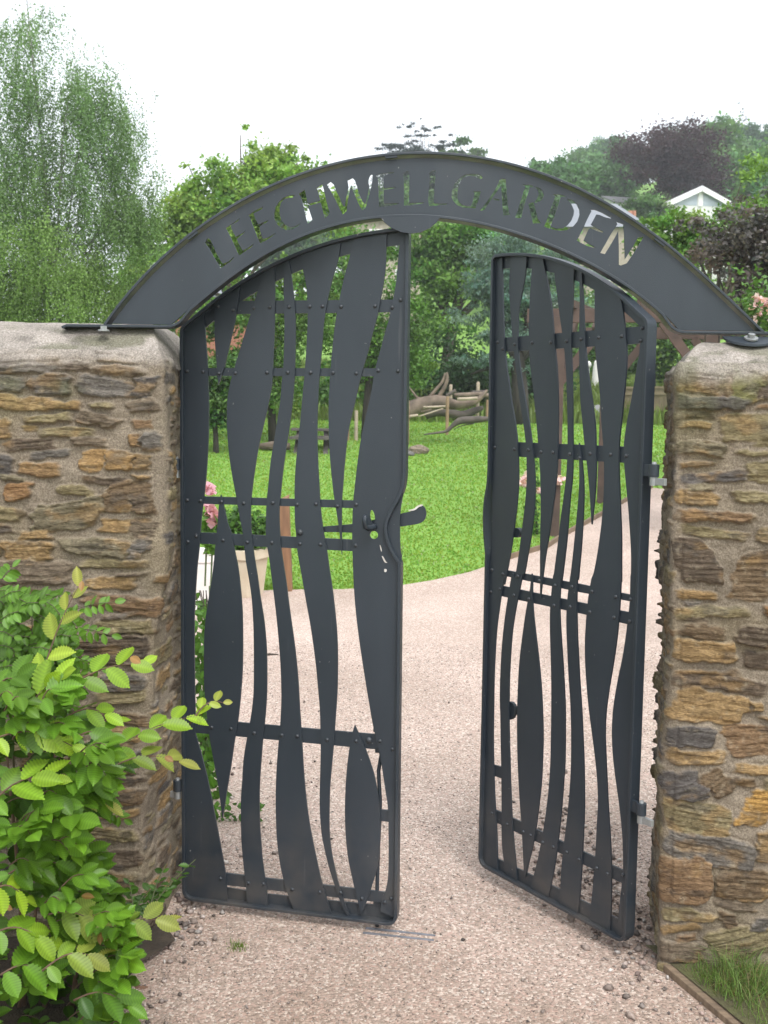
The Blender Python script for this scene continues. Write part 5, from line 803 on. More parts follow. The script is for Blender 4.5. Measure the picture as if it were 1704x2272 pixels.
# rose-like shrub with small paired leaflets behind it
rose = thing('rose_shrub', 'shrub of small mid-green paired leaflets between the toothed bush and the stone wall', 'shrub', (-1.0, 2.85, 0)); R0 = np.array((-1.0, 2.85, 0)); items2 = []; TW2 = MB()
def pinnate(p0, p1, n, s, c):
    p0, p1 = np.array(p0), np.array(p1); ax = (p1-p0)/np.linalg.norm(p1-p0); view = np.array((0, -1, .45)); sd = np.cross(view, ax); sd /= np.linalg.norm(sd); TW2.tube([Vector(p0-R0), Vector((p0+p1)/2-R0+np.array((0, 0, .006))), Vector(p1-R0)], .0011, 4)
    for i in range(n):
        t = .25+.7*i/n; q = p0+(p1-p0)*t
        for sg in (-1, 1): items2.append((q-R0, ax*.5+sd*sg+RNG.normal(0, .1, 3)+np.array((0, 0, -.25)), view+RNG.normal(0, .3, 3), s*RNG.uniform(.8, 1.15), np.array(c)*RNG.uniform(.75, 1.25)))
    items2.append((p1-R0, ax, view, s, c))
GC = (.115, .235, .028)
for a, b in (((360, 240), (545, 205)), ((345, 330), (530, 365)), ((350, 470), (480, 520)), ((480, 1180), (590, 1240)), ((0, 110), (60, 40))): pinnate(zp(*a, 2.72), zp(*b, 2.74), 4, .030, GC)
for i in range(150):
    x = random.uniform(-80, 300); y = random.uniform(150+.4*max(0, x-100), 720); Y = random.uniform(2.64, 2.86); a = random.uniform(-.9, .6); pinnate(zp(x, y, Y), zp(x+100*math.cos(a), y-100*math.sin(a), Y-.03), 4, random.uniform(.022, .032), np.array(GC)*random.uniform(.7, 1.1))
place_leaves('foliage', items2, rose, LS_, LSF)
for (x0, y0, x1, y1) in ((100, 1500, 10, 140), (240, 1500, 330, 300), (180, 1500, 150, 200)): TW2.tube([Vector(zp(x0, y0, 2.8)-R0), Vector(zp((x0+x1)/2, (y0+y1)/2, 2.78)-R0), Vector(zp(x1, y1, 2.76)-R0)], [.004, .003, .0015], 6)
TW2.build('stem', mat('rose_stem', (.11, .10, .05), .7), rose, smooth=True)
# slender evergreen at the wall foot
ev = thing('privet_seedling', 'small glossy dark green seedling with thin stems at the wall foot by the gate', 'plant', on(-.70, 2.95)); E0 = np.array(ev.location); items3 = []; TW3 = MB()
for x0, y0, x1, y1, n in ((700, 1700, 790, 1450, 5), (680, 1720, 930, 1430, 7), (640, 1720, 610, 1520, 7), (620, 1740, 720, 1560, 8), (660, 1730, 830, 1530, 8), (560, 1760, 560, 1620, 6)):
    p0, p1 = zp(x0, y0, 2.86), zp(x1, y1, 2.94); TW3.tube([Vector(p0-E0), Vector((p0+p1)/2-E0+np.array((0, 0, .02))), Vector(p1-E0)], [.0022, .0016, .001], 5)
    for i in range(n):
        q = p0+(p1-p0)*(.15+.85*i/n)
        for sg in (-1, 1): items3.append((q-E0, np.array((sg, RNG.normal(0, .4), .5+RNG.normal(0, .3))), np.array((0, -.8, .7))+RNG.normal(0, .4, 3), RNG.uniform(.018, .034), np.array((.055, .120, .020))*RNG.uniform(.7, 1.6)))
place_leaves('foliage', items3, ev, LS_, LSF); TW3.build('stem', mat('green_stem', (.09, .11, .04), .7), ev)
# climber behind the nearer gate leaf, on the inner side of the wall
cl_ = thing('climbing_plant', 'green climbing plant hanging down the inner end of the wall behind the nearer gate leaf', 'climber', on(-.80, 4.2)); K0 = np.array(cl_.location); it4 = []; T4 = MB()
for i in range(520):
    y = random.uniform(1330, 1800); x = random.gauss(455+.02*(y-1330), 17); Y = random.uniform(4.0, 4.5); q = np.array(at(x, y, Y)); it4.append((q-K0, RNG.normal(0, 1, 3)+np.array((.2, -.3, -.5)), np.array((.3, -1, .6))+RNG.normal(0, .5, 3), RNG.uniform(.03, .055), np.array((.075, .17, .028))*RNG.uniform(.6, 1.7)))
for i in range(70):
    y = random.uniform(1780, 1850); x = random.uniform(460, 590); Y = 4.05; q = np.array(at(x, y, Y)); it4.append((q-K0, RNG.normal(0, 1, 3), np.array((0, -.6, 1))+RNG.normal(0, .3, 3), RNG.uniform(.02, .04), np.array((.07, .16, .03))*RNG.uniform(.6, 1.5)))
place_leaves('foliage', it4, cl_, LS_, LSF)
for i in range(7): T4.tube([Vector(at(random.gauss(455, 14), y, 4.2+.1*random.random()))-cl_.location for y in (1880, 1700, 1550, 1400, 1310)], [.005, .004, .004, .003, .002], 5)
T4.build('stem', BARK, cl_)
tuft = RNG.random(1); n = 90; p = ground(529, 2112); o = blades('grass_tuft', p.x+RNG.normal(0, .014, n), p.y+RNG.normal(0, .014, n), .018*RNG.uniform(.5, 1.4, n), np.array((.13, .20, .03))*RNG.uniform(.7, 1.3, (n, 1)), .0011, lean=1.2, dz=.012); tag(o, 'tiny green grass tuft growing alone in the gravel before the nearer gate leaf', 'grass tuft')
# ================================================================ garden beyond the gate
WOOD = mat('pergola_timber', (.105, .066, .052), .85, (.060, .040, .032), 5, bump=.4, bscale=60, stretch=(1, 1, 1))
def pt(px, py, z):
    """point on the ray through (px,py) at height z"""
    d = ray(px, py); t = (z-EYE)/d.z; return d*t+Vector((0, 0, EYE))
pg = ground(1228, 1189); pg2 = ground(1335, 1116); top = 2.80
pr_ = thing('pergola', 'brown timber pergola with braced posts beside the gravel path beyond the right pier', 'pergola', pg); o0 = Vector(pg)
sdv = (Vector((pg2.x, pg2.y, 0))-Vector((pg.x, pg.y, 0))); rgt = Vector((sdv.y, -sdv.x, 0)).normalized(); rgt = Vector((.985, -.17, 0)); posts = [pg, pg2, on(pg.x+rgt.x*1.72, pg.y+rgt.y*1.72), on(pg2.x+rgt.x*1.72, pg2.y+rgt.y*1.72)]
for p in posts:
    b = MB(); b.box(Vector((p.x, p.y, (top-.02+p.z)/2))-o0, (.135, .135, top-p.z), math.atan2(rgt.y, rgt.x)); b.build('post', WOOD, pr_, bevel=.006)
for a, c, z in ((0, 2, top), (1, 3, top)):
    A = Vector((posts[a].x, posts[a].y, z)); Cc = Vector((posts[c].x, posts[c].y, z)); dv = (Cc-A).normalized(); b = MB(); b.beam(A-dv*.38-o0, Cc+dv*1.2-o0, .07, .16); b.build('beam', WOOD, pr_, bevel=.004)
    for P_, sg in ((A, 1), (Cc, -1)):
        b = MB(); b.beam(P_+Vector((0, 0, -.80))-o0, P_+dv*sg*.55+Vector((0, 0, -.07))-o0, .07, .11); b.build('brace', WOOD, pr_, bevel=.004)
for t in np.linspace(.1, 1.4, 4):
    A = Vector((posts[0].x, posts[0].y, top+.125)).lerp(Vector((posts[2].x, posts[2].y, top+.125)), t); Cc = Vector((posts[1].x, posts[1].y, top+.125)).lerp(Vector((posts[3].x, posts[3].y, top+.125)), t); dv = (Cc-A).normalized(); b = MB(); b.beam(A-dv*.1-o0, Cc+dv*.3-o0, .05, .09); b.build('rafter', WOOD, pr_, bevel=.004)
for a in (0, 1):
    A = Vector((posts[2*a].x, posts[2*a].y, top-.0)); Cc = Vector((posts[2*a+1].x, posts[2*a+1].y, top)); dv = (Cc-A).normalized()
    for P_, sg in ((A, 1), (Cc, -1)):
        b = MB(); b.beam(P_+Vector((0, 0, -.9))-o0, P_+dv*sg*.8+Vector((0, 0, .05))-o0, .07, .10); b.build('brace', WOOD, pr_, bevel=.004)
# rose climbing by the near post
def flowers(parent, pts, r, c1, c2, dirr=(0, -1, .4)):
    for q in pts:
        P = np.array(q)+RNG.normal(0, r*.30, (14, 3)); V = cards(P, r*1.0*RNG.uniform(.7, 1.2, len(P)), .9, .3); t = RNG.random((len(P), 1)); link('flower', cardmesh('flower', V, np.array(c1)*t+np.array(c2)*(1-t)), LEAF, parent)
rs = thing('climbing_rose', 'slender rose with pale pink blooms climbing by the near pergola post', 'rose', ground(1192, 1186)); q0 = rs.location
mb = MB(); Yr = q0.y-.1
mb.tube([(0, 0, 0), at(1188, 1120, Yr)-q0, at(1180, 1040, Yr)-q0, at(1172, 980, Yr)-q0], [.014, .012, .01, .006], 6); mb.build('stem', DARKBARK, rs)
P = np.array([np.array(at(random.gauss(1183, 9), random.uniform(1010, 1185), Yr+random.gauss(0, .06))-q0) for i in range(420)]); link('leaves', cardmesh('leaves', cards(P, .055, .6, .2), np.array((.06, .14, .025))*RNG.uniform(.6, 1.6, (420, 1))), LEAF, rs)
flowers(rs, [at(x, y, Yr-.1)-q0 for x, y in ((1160, 1062), (1165, 1075), (1170, 1058), (1194, 1088), (1236, 1070), (1243, 1064), (1176, 1045), (1158, 1070))], .07, (.80, .68, .68), (.76, .50, .55))
# white stone figures on the bank
WHITE = mat('white_stone', (.72, .70, .67), .8, (.60, .58, .55), 12)
def lathe(mb, c, prof, seg=18):
    n0 = len(mb.v); c = Vector(c)
    for r, z in prof:
        for k in range(seg): mb.v.append((c.x+r*math.cos(2*math.pi*k/seg), c.y+r*math.sin(2*math.pi*k/seg), c.z+z))
    for i in range(len(prof)-1):
        for k in range(seg): mb.f.append((n0+i*seg+k, n0+i*seg+(k+1) % seg, n0+(i+1)*seg+(k+1) % seg, n0+(i+1)*seg+k))
p = on(at(1321, 865, 36).x, 36); st = thing('standing_sculpture', 'taller plain white tapering figure standing on the grassy bank', 'sculpture', p); h = float(at(1316, 799, 36).z-p.z)
b = MB(); lathe(b, (0, 0, 0), [(.0, 0), (.155, 0), (.15, .05), (.125, h*.45), (.10, h*.8), (.085, h*.9), (.06, h*.97), (0, h)]); b.build('figure', WHITE, st, smooth=True)
p = on(at(1305, 840, 36.5).x, 36.5); st = thing('standing_sculpture', 'smaller white figure with a round head on a thin stalk beside the taller one', 'sculpture', p); h = float(at(1305, 801, 36.5).z-p.z)
b = MB(); lathe(b, (0, 0, 0), [(0, 0), (.06, 0), (.045, h*.5), (.03, h-.22)]); b.build('stalk', WHITE, st, smooth=True); b = MB(); lathe(b, (0, 0, h-.13), [(0, -.13), (.07, -.10), (.10, -.02), (.09, .06), (.05, .11), (0, .13)]); b.build('head', WHITE, st, smooth=True)
# board fence at the end of the lawn
FW = mat('fence_boards', (.30, .24, .15), .85, (.22, .17, .10), 4, bump=.2)
p0 = on(at(1380, 930, 29.2).x, 29.2); p1 = on(at(1530, 932, 27.6).x, 27.6); fe = thing('board_fence', 'low pale brown close-boarded fence at the end of the lawn by the right pier', 'fence', p0)
dv = Vector((p1.x-p0.x, p1.y-p0.y, 0)); L = dv.length; dv.normalize(); b = MB()
for i in range(int(L/.12)): b.box((dv*(i*.12+.06)+Vector((0, 0, .40+.004*(i % 2))))[:], (.112, .02, .72), math.atan2(dv.y, dv.x))
b.build('boards', FW, fe)
for t in (0, .34, .67, 1.0):
    b = MB(); b.box((dv*L*t+Vector((0, -.05, .42)))[:], (.07, .07, .84), math.atan2(dv.y, dv.x)); b.build('post', FW, fe, bevel=.005)
for z in (.18, .62, .79):
    b = MB(); b.box((dv*L*.5+Vector((0, -.035, z)))[:], (L, .035, .06), math.atan2(dv.y, dv.x)); b.build('rail', FW, fe, bevel=.003)
# fallen tree, logs and stakes of the play structure
LZ = zz(880, 800, 6.9125); LOG = mat('bare_log', (.205, .155, .115), .9, (.085, .064, .048), 5, bump=.6, bscale=25, stretch=(1, 1, 1)); DLOG = mat('dark_log', (.115, .095, .08), .92, (.06, .05, .043), 5, bump=.6, bscale=25); PALE = mat('peeled_log', (.42, .34, .26), .85, (.30, .24, .18), 6, bump=.3)
YB = 22.0
def log(name, label, cat, pts, rad, m=LOG, Y=YB, dy=None, extra=()):
    P = [at(*LZ(x, y), Y+(dy[i] if dy else 0)) for i, (x, y) in enumerate(pts)]; c = P[0]; root = thing(name, label, cat, c); b = MB(); R = [1.22*r*Y/F/6.9125 for r in (rad if hasattr(rad, '__len__') else [rad]*len(P))]
    b.tube([q-c for q in [Vector(z) for z in crom(P, 3)]], np.interp(np.linspace(0, len(R)-1, 3*(len(R)-1)+1), range(len(R)), R), 9); b.build('trunk', m, root, smooth=True)
    for pts2, rad2 in extra:
        P2 = [at(*LZ(x, y), Y) for x, y in pts2]; R2 = [r*Y/F/6.9125 for r in rad2]; b = MB(); b.tube([Vector(z)-c for z in crom(P2, 3)], np.interp(np.linspace(0, len(R2)-1, 3*(len(R2)-1)+1), range(len(R2)), R2), 8); b.build('branch', m, root, smooth=True)
    return root
log('fallen_tree', 'big pale fallen tree with two bare forked limbs rising from the log pile', 'fallen tree', [(60, 850), (240, 740), (420, 680), (600, 640), (760, 650), (900, 680), (1060, 670), (1180, 640), (1300, 560), (1390, 450)], [105, 105, 102, 95, 80, 62, 54, 44, 32, 14], extra=[([(480, 640), (500, 570), (600, 450), (700, 330), (745, 190)], [30, 28, 26, 24, 14]), ([(560, 660), (640, 560), (740, 400), (775, 280), (770, 180)], [34, 32, 30, 28, 14]), ([(420, 600), (320, 570), (260, 500), (190, 400)], [22, 20, 16, 6])])
log('log', 'thick dark hollow log lying at the back under the fallen tree', 'log', [(440, 850), (600, 790), (800, 800), (1000, 840), (1200, 770), (1330, 720)], [50, 60, 60, 55, 45, 25], DLOG, YB+.6)
log('log', 'upper brown log laid level across the right of the pile', 'log', [(880, 530), (1100, 525), (1300, 520), (1480, 560)], [28, 30, 30, 34], LOG, YB+.4)
log('log', 'pale peeled log just below the upper brown one', 'log', [(930, 590), (1100, 585), (1240, 575)], 20, PALE, YB-.2)
log('log', 'topmost short grey log of the pile, against the tall right stake', 'log', [(1150, 485), (1370, 480)], 20, DLOG, YB+.6)
log('log', 'short upright stub of branch leaning right over the fallen tree', 'log', [(760, 540), (820, 510), (910, 455)], [22, 24, 22], DLOG, YB-.3)
log('pole', 'thin pale pole resting level against the front stake', 'pole', [(410, 715), (560, 712), (750, 702)], 14, PALE, YB-.5)
log('pole', 'long thin pale pole sloping down left from the front stake', 'pole', [(340, 858), (520, 800), (715, 735)], 9, PALE, YB-.6)
log('pole', 'short thin brown pole under the level pale one', 'pole', [(370, 790), (540, 750)], 9, LOG, YB-.5)
log('log', 'white ended log poking out at the far left of the pile', 'log', [(170, 862), (330, 838)], 18, PALE, YB-.4)
log('dead_branch', 'dark gnarled dead branch lying on the lawn before the log pile', 'branch', [(420, 1135), (560, 1115), (760, 1085), (860, 1000), (960, 930), (1120, 910), (1280, 900), (1430, 890)], [8, 12, 20, 28, 45, 48, 40, 22], DLOG, 20.5, extra=[([(880, 1055), (1000, 1000), (1190, 965)], [6, 8, 10]), ([(960, 930), (1060, 880), (1160, 870), (1280, 880)], [22, 20, 16, 8])])
def stake(label, x, y0, y1, w, Y, m=PALE):
    p = at(*LZ(x, y1), Y); t = at(*LZ(x, y0), Y); b = MB(); r = w*Y/F/6.9125/2; b.tube([(0, 0, -.25), (0, 0, t.z-p.z-.04), (0, 0, t.z-p.z)], [r, r, r*.7], 9); o = b.build('wooden_stake', m); o.location = p; tag(o, label, 'stake'); return o
ST = mat('stake_timber', (.30, .20, .12), .85, (.20, .135, .08), 5)
stake('wooden stake standing in front of the fallen tree', 775, 545, 950, 52, YB-.7, ST); stake('tallest left wooden stake at the edge of the nearer gate leaf', 165, 605, 1090, 56, YB-1.5, ST); stake('pale wooden stake rising behind the forked limbs', 825, 365, 640, 55, YB+.7, PALE); stake('pale wooden stake at the upper right of the log pile', 1240, 325, 780, 55, YB+.8, PALE); stake('short leaning stake at the right end of the pile', 1390, 600, 730, 45, YB+.3, ST)
LG = zz(420, 600, 3.318)
for lab, x, y0, y1, w in (('pale wooden stake seen between the slats of the nearer gate leaf', 1227, 1030, 1250, 27), ('brown wooden stake low beside the pale one between the slats', 1168, 1120, 1250, 20)):
    p = at(*LG(x, y1), 22.5); t = at(*LG(x, y0), 22.5); b = MB(); r = w*22.5/F/3.318/2; b.tube([(0, 0, -.25), (0, 0, t.z-p.z)], r, 9); o = b.build('wooden_stake', PALE if 'pale wooden' in lab else ST); o.location = p; tag(o, lab, 'stake')
rock('boulder', 'brownish boulder on the lawn left of the dead branch', *LZ(335, 1215), .17, (.24, .19, .14), .7, 20.3, 6); rock('boulder', 'low grey boulder beside the brownish one near the gate leaf edge', *LZ(165, 1225), .13, (.16, .15, .14), .5, 20.0, 7)
B3 = zz(1150, 660, 4.0463); rock('boulder', 'grey boulder at the top of the lawn behind the right gate leaf', *B3(712, 1100), .28, (.26, .26, .26), .9, 28.5, 8); rock('boulder', 'mottled white and dark boulder in the meadow edge', *B3(125, 1130), .25, (.30, .29, .27), .8, 28.0, 9)
# picnic bench
bw_ = mat('bench_timber', (.105, .092, .082), .85, (.065, .056, .05), 6); p = ground(690, 1006); bn = thing('picnic_bench', 'dark weathered picnic bench on the lawn seen through the nearer gate leaf', 'bench', p); s_ = p.y/F
b = MB(); b.box((0, 0, 34*s_), (95*s_, .36, .055)); b.build('seat', bw_, bn, bevel=.005)
b = MB(); b.box((0, .55, 52*s_), (95*s_, .6, .05)); b.build('table_top', bw_, bn, bevel=.005)
for sx in (-1, 1):
    for yy in (-.1, .95):
        b = MB(); b.beam((sx*33*s_, yy, -.05), (sx*30*s_, .45, 52*s_), .09, .05); b.build('leg', bw_, bn)
b = MB(); b.box((0, 1.05, 34*s_), (95*s_, .3, .05)); b.build('seat', bw_, bn, bevel=.005)
lg = thing('log', 'thin grey log lying on grass left of the picnic bench', 'log', ground(610, 1000)); q = lg.location; b = MB(); b.tube([at(*LG(515, 1296), q.y)-q, at(*LG(620, 1290), q.y)-q, at(*LG(740, 1296), q.y)-q], [.06, .09, .07], 8); b.build('trunk', LOG, lg, smooth=True)
# planter, white pot and post beside the path
CREAM = mat('cream_planter', (.60, .52, .40), .85, (.52, .43, .31), 7, bump=.15); WR = mat('white_render', (.74, .71, .68), .9, (.62, .60, .57), 8)
def planter(label, cx, ytop, ybot, wpx, m, rz, soilz=True):
    p = ground(cx, ybot); s = p.y/F; w = wpx*s*.78; h = (ybot-ytop)*s; root = thing('planter', label, 'planter', p, rz)
    b = MB(); P = []
    for z, q in ((0, .76), (h*.80, .93)):
        P += [(sx*w/2*q, sy*w/2*q, z) for sx, sy in ((-1, -1), (1, -1), (1, 1), (-1, 1))]
    b.add(P, [(3, 2, 1, 0), (0, 1, 5, 4), (1, 2, 6, 5), (2, 3, 7, 6), (3, 0, 4, 7), (4, 5, 6, 7)]); b.build('pot', m, root, bevel=.012)
    b = MB(); t = .05
    for c, dd in (((0, -w/2+t/2, 0), (w+.03, t, h*.2)), ((0, w/2-t/2, 0), (w+.03, t, h*.2)), ((-w/2+t/2, 0, 0), (t+.03, w-2*t+.03, h*.2)), ((w/2-t/2, 0, 0), (t+.03, w-2*t+.03, h*.2))): b.box((c[0], c[1], h*.9), dd)
    b.build('rim', m, root, bevel=.006); b = MB(); b.box((0, 0, h*.88), (w-2*t-.01, w-2*t-.01, .02)); b.build('compost', SOIL, root); return root, h, w
pl1, ph, pw = planter('tapered cream square planter full of greenery beside the path', 537, 1214, 1322, 118, CREAM, math.radians(-24))
P = []; 
for i in range(900):
    a = random.uniform(0, 6.28); r = pw*.55*random.random()**.5; z = ph+.02+random.random()**1.3*(.42-.3*r/pw); P.append((r*math.cos(a)*1.25, r*math.sin(a), z))
pp = thing('planter_plant', 'bushy green plant with buds growing in the cream planter', 'plant', pl1.location); V = cards(np.array(P), .085*RNG.uniform(.5, 1.3, 900), .55, .35); link('foliage', cardmesh('foliage', V, np.array((.07, .155, .03))*RNG.uniform(.5, 1.8, (900, 1))), LEAF, pp)
b = MB()
for i in range(14): a = random.uniform(0, 6.28); b.tube([(0.05*math.cos(a), .05*math.sin(a), ph*.8), (.16*math.cos(a), .12*math.sin(a), ph+.3)], .004, 5)
b.build('stem', mat('stem_green', (.09, .13, .04), .7), pp)
pl2, ph2, pw2 = planter('square planter with white body and cream rim, left of the cream planter behind the slats', 447, 1216, 1352, 84, WR, math.radians(8))
# leaning sign post
p = ground(637, 1312); t = at(628, 1104, p.y); po = thing('wooden_post', 'reddish brown wooden post with a slant cut top beside the planter', 'post', p); b = MB(); w = 26*p.y/F; h = t.z-p.z; dx = t.x-p.x
v = [(-w/2, -w/2, -.1), (w/2, -w/2, -.1), (w/2, w/2, -.1), (-w/2, w/2, -.1), (dx-w/2, -w/2, h-.05), (dx+w/2, -w/2, h+.01), (dx+w/2, w/2, h+.03), (dx-w/2, w/2, h-.03)]; b.add(v, [(3, 2, 1, 0), (4, 5, 6, 7), (0, 1, 5, 4), (1, 2, 6, 5), (2, 3, 7, 6), (3, 0, 4, 7)]); b.build('shaft', mat('stained_post', (.27, .145, .075), .8, (.17, .09, .05), 4, bump=.3, stretch=(6, 6, 1)), po, bevel=.004)
b = MB(); b.box((dx*.85-.32, 0, h*.78), (.5, .02, .03)); b.build('rail', DARKBARK, po)
# pink flowering plant left of the planter
pf = thing('flowering_plant', 'tall plant with a pink flower spike and broad leaves behind the nearer gate leaf', 'plant', on(at(470, 1300, 6.2).x, 6.2)); q0 = pf.location; b = MB()
for x in (455, 468, 480): b.tube([(at(x, 1300, 6.2)-q0)*1.0, at(x+3, 1220, 6.2)-q0, at(x+2, 1140, 6.2)-q0], .006, 5)
b.tube([(0, 0, 0), at(466, 1300, 6.2)-q0], .008, 5); b.build('stem', mat('stem_pale', (.10, .15, .05), .7), pf)
P = np.array([np.array(at(random.gauss(468, 12), random.uniform(1140, 1230), 6.2+random.gauss(0, .06))-q0) for i in range(110)]); link('leaves', cardmesh('leaves', cards(P, .085, .5, .2), np.array((.10, .22, .03))*RNG.uniform(.6, 1.5, (110, 1))), LEAF, pf)
flowers(pf, [at(x, y, 6.15)-q0 for x, y in ((463, 1125), (467, 1133), (472, 1142), (466, 1140), (474, 1150), (476, 1152), (462, 1085), (464, 1092))], .05, (.66, .40, .46), (.60, .30, .38))
# ================================================================ buildings beyond the trees
def house(name, label, px, Y, w, d, zb, h, rh, rz, wallm, roofm, wins=(), gable='x', chim=(), trim=None, overhang=.25, hip=0.0):
    c = at(px, 560, Y-d/2); root = thing(name, label, 'house', (c.x, Y, zb), rz); b = MB(); b.box((0, 0, h/2), (w, d, h))
    if gable == 'y':                      # gable end faces us
        b.add([(-w/2, -d/2, h), (w/2, -d/2, h), (0, -d/2, h+rh), (-w/2, d/2, h), (w/2, d/2, h), (0, d/2, h+rh)], [(0, 1, 2), (5, 4, 3)])
    elif not hip: b.add([(-w/2, -d/2, h), (-w/2, d/2, h), (-w/2, 0, h+rh), (w/2, -d/2, h), (w/2, d/2, h), (w/2, 0, h+rh)], [(2, 1, 0), (3, 4, 5)])
    b.build('wall', wallm, root); b = MB(); o = overhang; t = .12
    if gable == 'y':
        for s in (-1, 1):
            a = Vector((s*(w/2+o), 0, h-o*rh/(w/2)+.05)); e = Vector((0, 0, h+rh+.05)); v = []
            for z in (0, t): v += [(a.x, -d/2-o, a.z+z), (e.x, -d/2-o, e.z+z), (e.x, d/2+o, e.z+z), (a.x, d/2+o, a.z+z)]
            b.add(v, [(3, 2, 1, 0), (4, 5, 6, 7), (0, 1, 5, 4), (1, 2, 6, 5), (2, 3, 7, 6), (3, 0, 4, 7)])
    elif hip:
        W2, D2, k_ = w/2+o, d/2+o, w/2*(1-hip); b.add([(-W2, -D2, h-.1), (W2, -D2, h-.1), (W2, D2, h-.1), (-W2, D2, h-.1), (-k_, 0, h+rh), (k_, 0, h+rh)], [(0, 1, 5, 4), (1, 2, 5), (2, 3, 4, 5), (3, 0, 4), (3, 2, 1, 0)])
    else:
        for s in (-1, 1):
            a = Vector((0, s*(d/2+o), h-o*rh/(d/2)+.05)); e = Vector((0, 0, h+rh+.05)); v = []
            for z in (0, t): v += [(-w/2-o, a.y, a.z+z), (w/2+o, a.y, a.z+z), (w/2+o, e.y, e.z+z), (-w/2-o, e.y, e.z+z)]
            b.add(v, [(3, 2, 1, 0), (4, 5, 6, 7), (0, 1, 5, 4), (1, 2, 6, 5), (2, 3, 7, 6), (3, 0, 4, 7)])
    rf = b.build('roof', roofm, root)
    for (x, z, ww, hh) in wins:
        b = MB(); b.box((x, -d/2-.02, z), (ww, .10, hh)); f = b.build('window', TRIM, root); b = MB()
        for sx in (-1, 1):
            for sz in (-1, 1): b.box((x+sx*ww*.23, -d/2-.075, z+sz*hh*.235), (ww*.38, .02, hh*.40))
        b.build('pane', GLASS, f)
    for (x, y, z, ww, hh) in chim:
        b = MB(); b.box((x, y, z+hh/2), (ww, ww*.8, hh)); cm = b.build('chimney', CHM, root); b = MB()
        for sx in (-.25, .25): b.tube([(x+sx*ww, y, z+hh), (x+sx*ww, y, z+hh+.4)], [.13, .11], 8)
        b.build('pot', POT, cm)
    if trim:
        b = MB()
        for s in (-1, 1): b.beam((s*(w/2+o), -d/2-o-.03, h-o*rh/(w/2)-.04), (0, -d/2-o-.03, h+rh-.04), .05, .28)
        b.build('bargeboard', TRIM, root)
        b = MB(); b.box((0, -d/2-.04, h+rh*.45), (.28, .06, rh*.9)); b.build('mullion', TRIM, root)
        b = MB(); b.add([(-w*.42, -d/2-.02, h+.05), (-.2, -d/2-.02, h+.05), (-.2, -d/2-.02, h+rh*.82), (w*.42, -d/2-.02, h+.05), (.2, -d/2-.02, h+.05), (.2, -d/2-.02, h+rh*.82)], [(0, 1, 2), (5, 4, 3)]); b.build('gable_glass', GLASS2, root)
    return root
TRIM = mat('white_paint', (.82, .81, .79), .5, (.76, .75, .73), 4); GLASS = mat('window_glass', (.10, .12, .14), .1, (.06, .07, .08), 2, spec=.8); GLASS2 = mat('gable_glazing', (.40, .46, .50), .12, (.30, .36, .40), 2, spec=.8); CHM = mat('chimney_brick', (.40, .24, .18), .9, (.30, .17, .12), 20); POT = mat('clay_pot', (.45, .20, .12), .8)
SLATE = mat('pale_slate', (.22, .235, .26), .75, (.17, .18, .20), 12); STONEW = mat('buff_stone_wall', (.42, .36, .29), .9, (.30, .25, .20), 6); BRICK = mat('red_brick', (.36, .15, .09), .9, (.26, .11, .07), 12); WHW = mat('white_wall', (.72, .71, .69), .85, (.66, .65, .63), 3); DSL = mat('grey_slate', (.22, .21, .22), .7, (.16, .155, .16), 10)
zt = lambda px, py, Y: float(at(px, py, Y).z)
Y = 70; hz_ = zt(1480, 457, 66); house('gabled_house', 'white house with a glazed gable end and chimney on the hillside at the right', 1534, Y, 4.5, 8, hz_-5, 5, zt(1552, 419, 66)-hz_, math.radians(6), WHW, mat('white_tiles', (.62, .61, .63), .6), gable='y', chim=((1.7, .8, 5.3, .8, 1.0),), trim=True)
Y = 56; e = zt(1340, 520, Y); house('stone_house', 'buff stone house with a pale slate roof glimpsed through the arch lettering at the right', 1335, Y, 4.6, 5, float(tz(at(1350, 900, Y).x, Y))-.5, e-float(tz(at(1350, 900, Y).x, Y))+.5, zt(1340, 452, Y)-e, math.radians(-4), STONEW, SLATE, hip=.5, wins=((.2, 3.0, 1.0, 1.3), (-1.3, 3.0, .9, 1.3), (1.4, 1.2, .9, 1.3), (.2, 1.2, 1.1, 1.3)), chim=((2.0, 0, e-float(tz(at(1350, 900, Y).x, Y))+.6, .4, .7),))
Y = 60; e = zt(850, 512, Y); g0 = float(tz(at(850, 900, Y).x, Y))-.5; house('tall_house', 'tall buff stone house with white windows seen past the top of the nearer gate leaf', 858, Y, 3.6, 6, g0, e-g0, .5, 0, STONEW, mat('red_tiles', (.34, .15, .10), .85, (.26, .11, .08), 12), wins=((.85, e-g0-1.1, .75, 1.3), (.85, e-g0-3.2, .75, 1.3), (-.6, e-g0-1.1, .75, 1.3)), chim=((-.2, 0, e-g0+.2, .6, .5),))
Y = 46; e = zt(480, 672, Y); g0 = float(tz(at(480, 900, Y).x, Y))-.5; house('brick_house', 'red brick house with white windows and pale roof behind the nearer gate leaf', 478, Y, 4.2, 5, g0, e-g0, zt(480, 622, Y)-e, math.radians(10), BRICK, SLATE, wins=((1.0, e-g0-.55, .7, .8), (-.9, e-g0-.55, .9, .8)))
Y = 84; house('roof_house', 'house low among hillside trees showing only its grey slate roof', 1392, Y, 3.2, 4, zt(1380, 470, 82)-4, 4+zt(1380, 452, 82)-zt(1380, 470, 82), .75, math.radians(12), WHW, DSL)
# ================================================================ trees
BGRN = (.150, .240, .100)
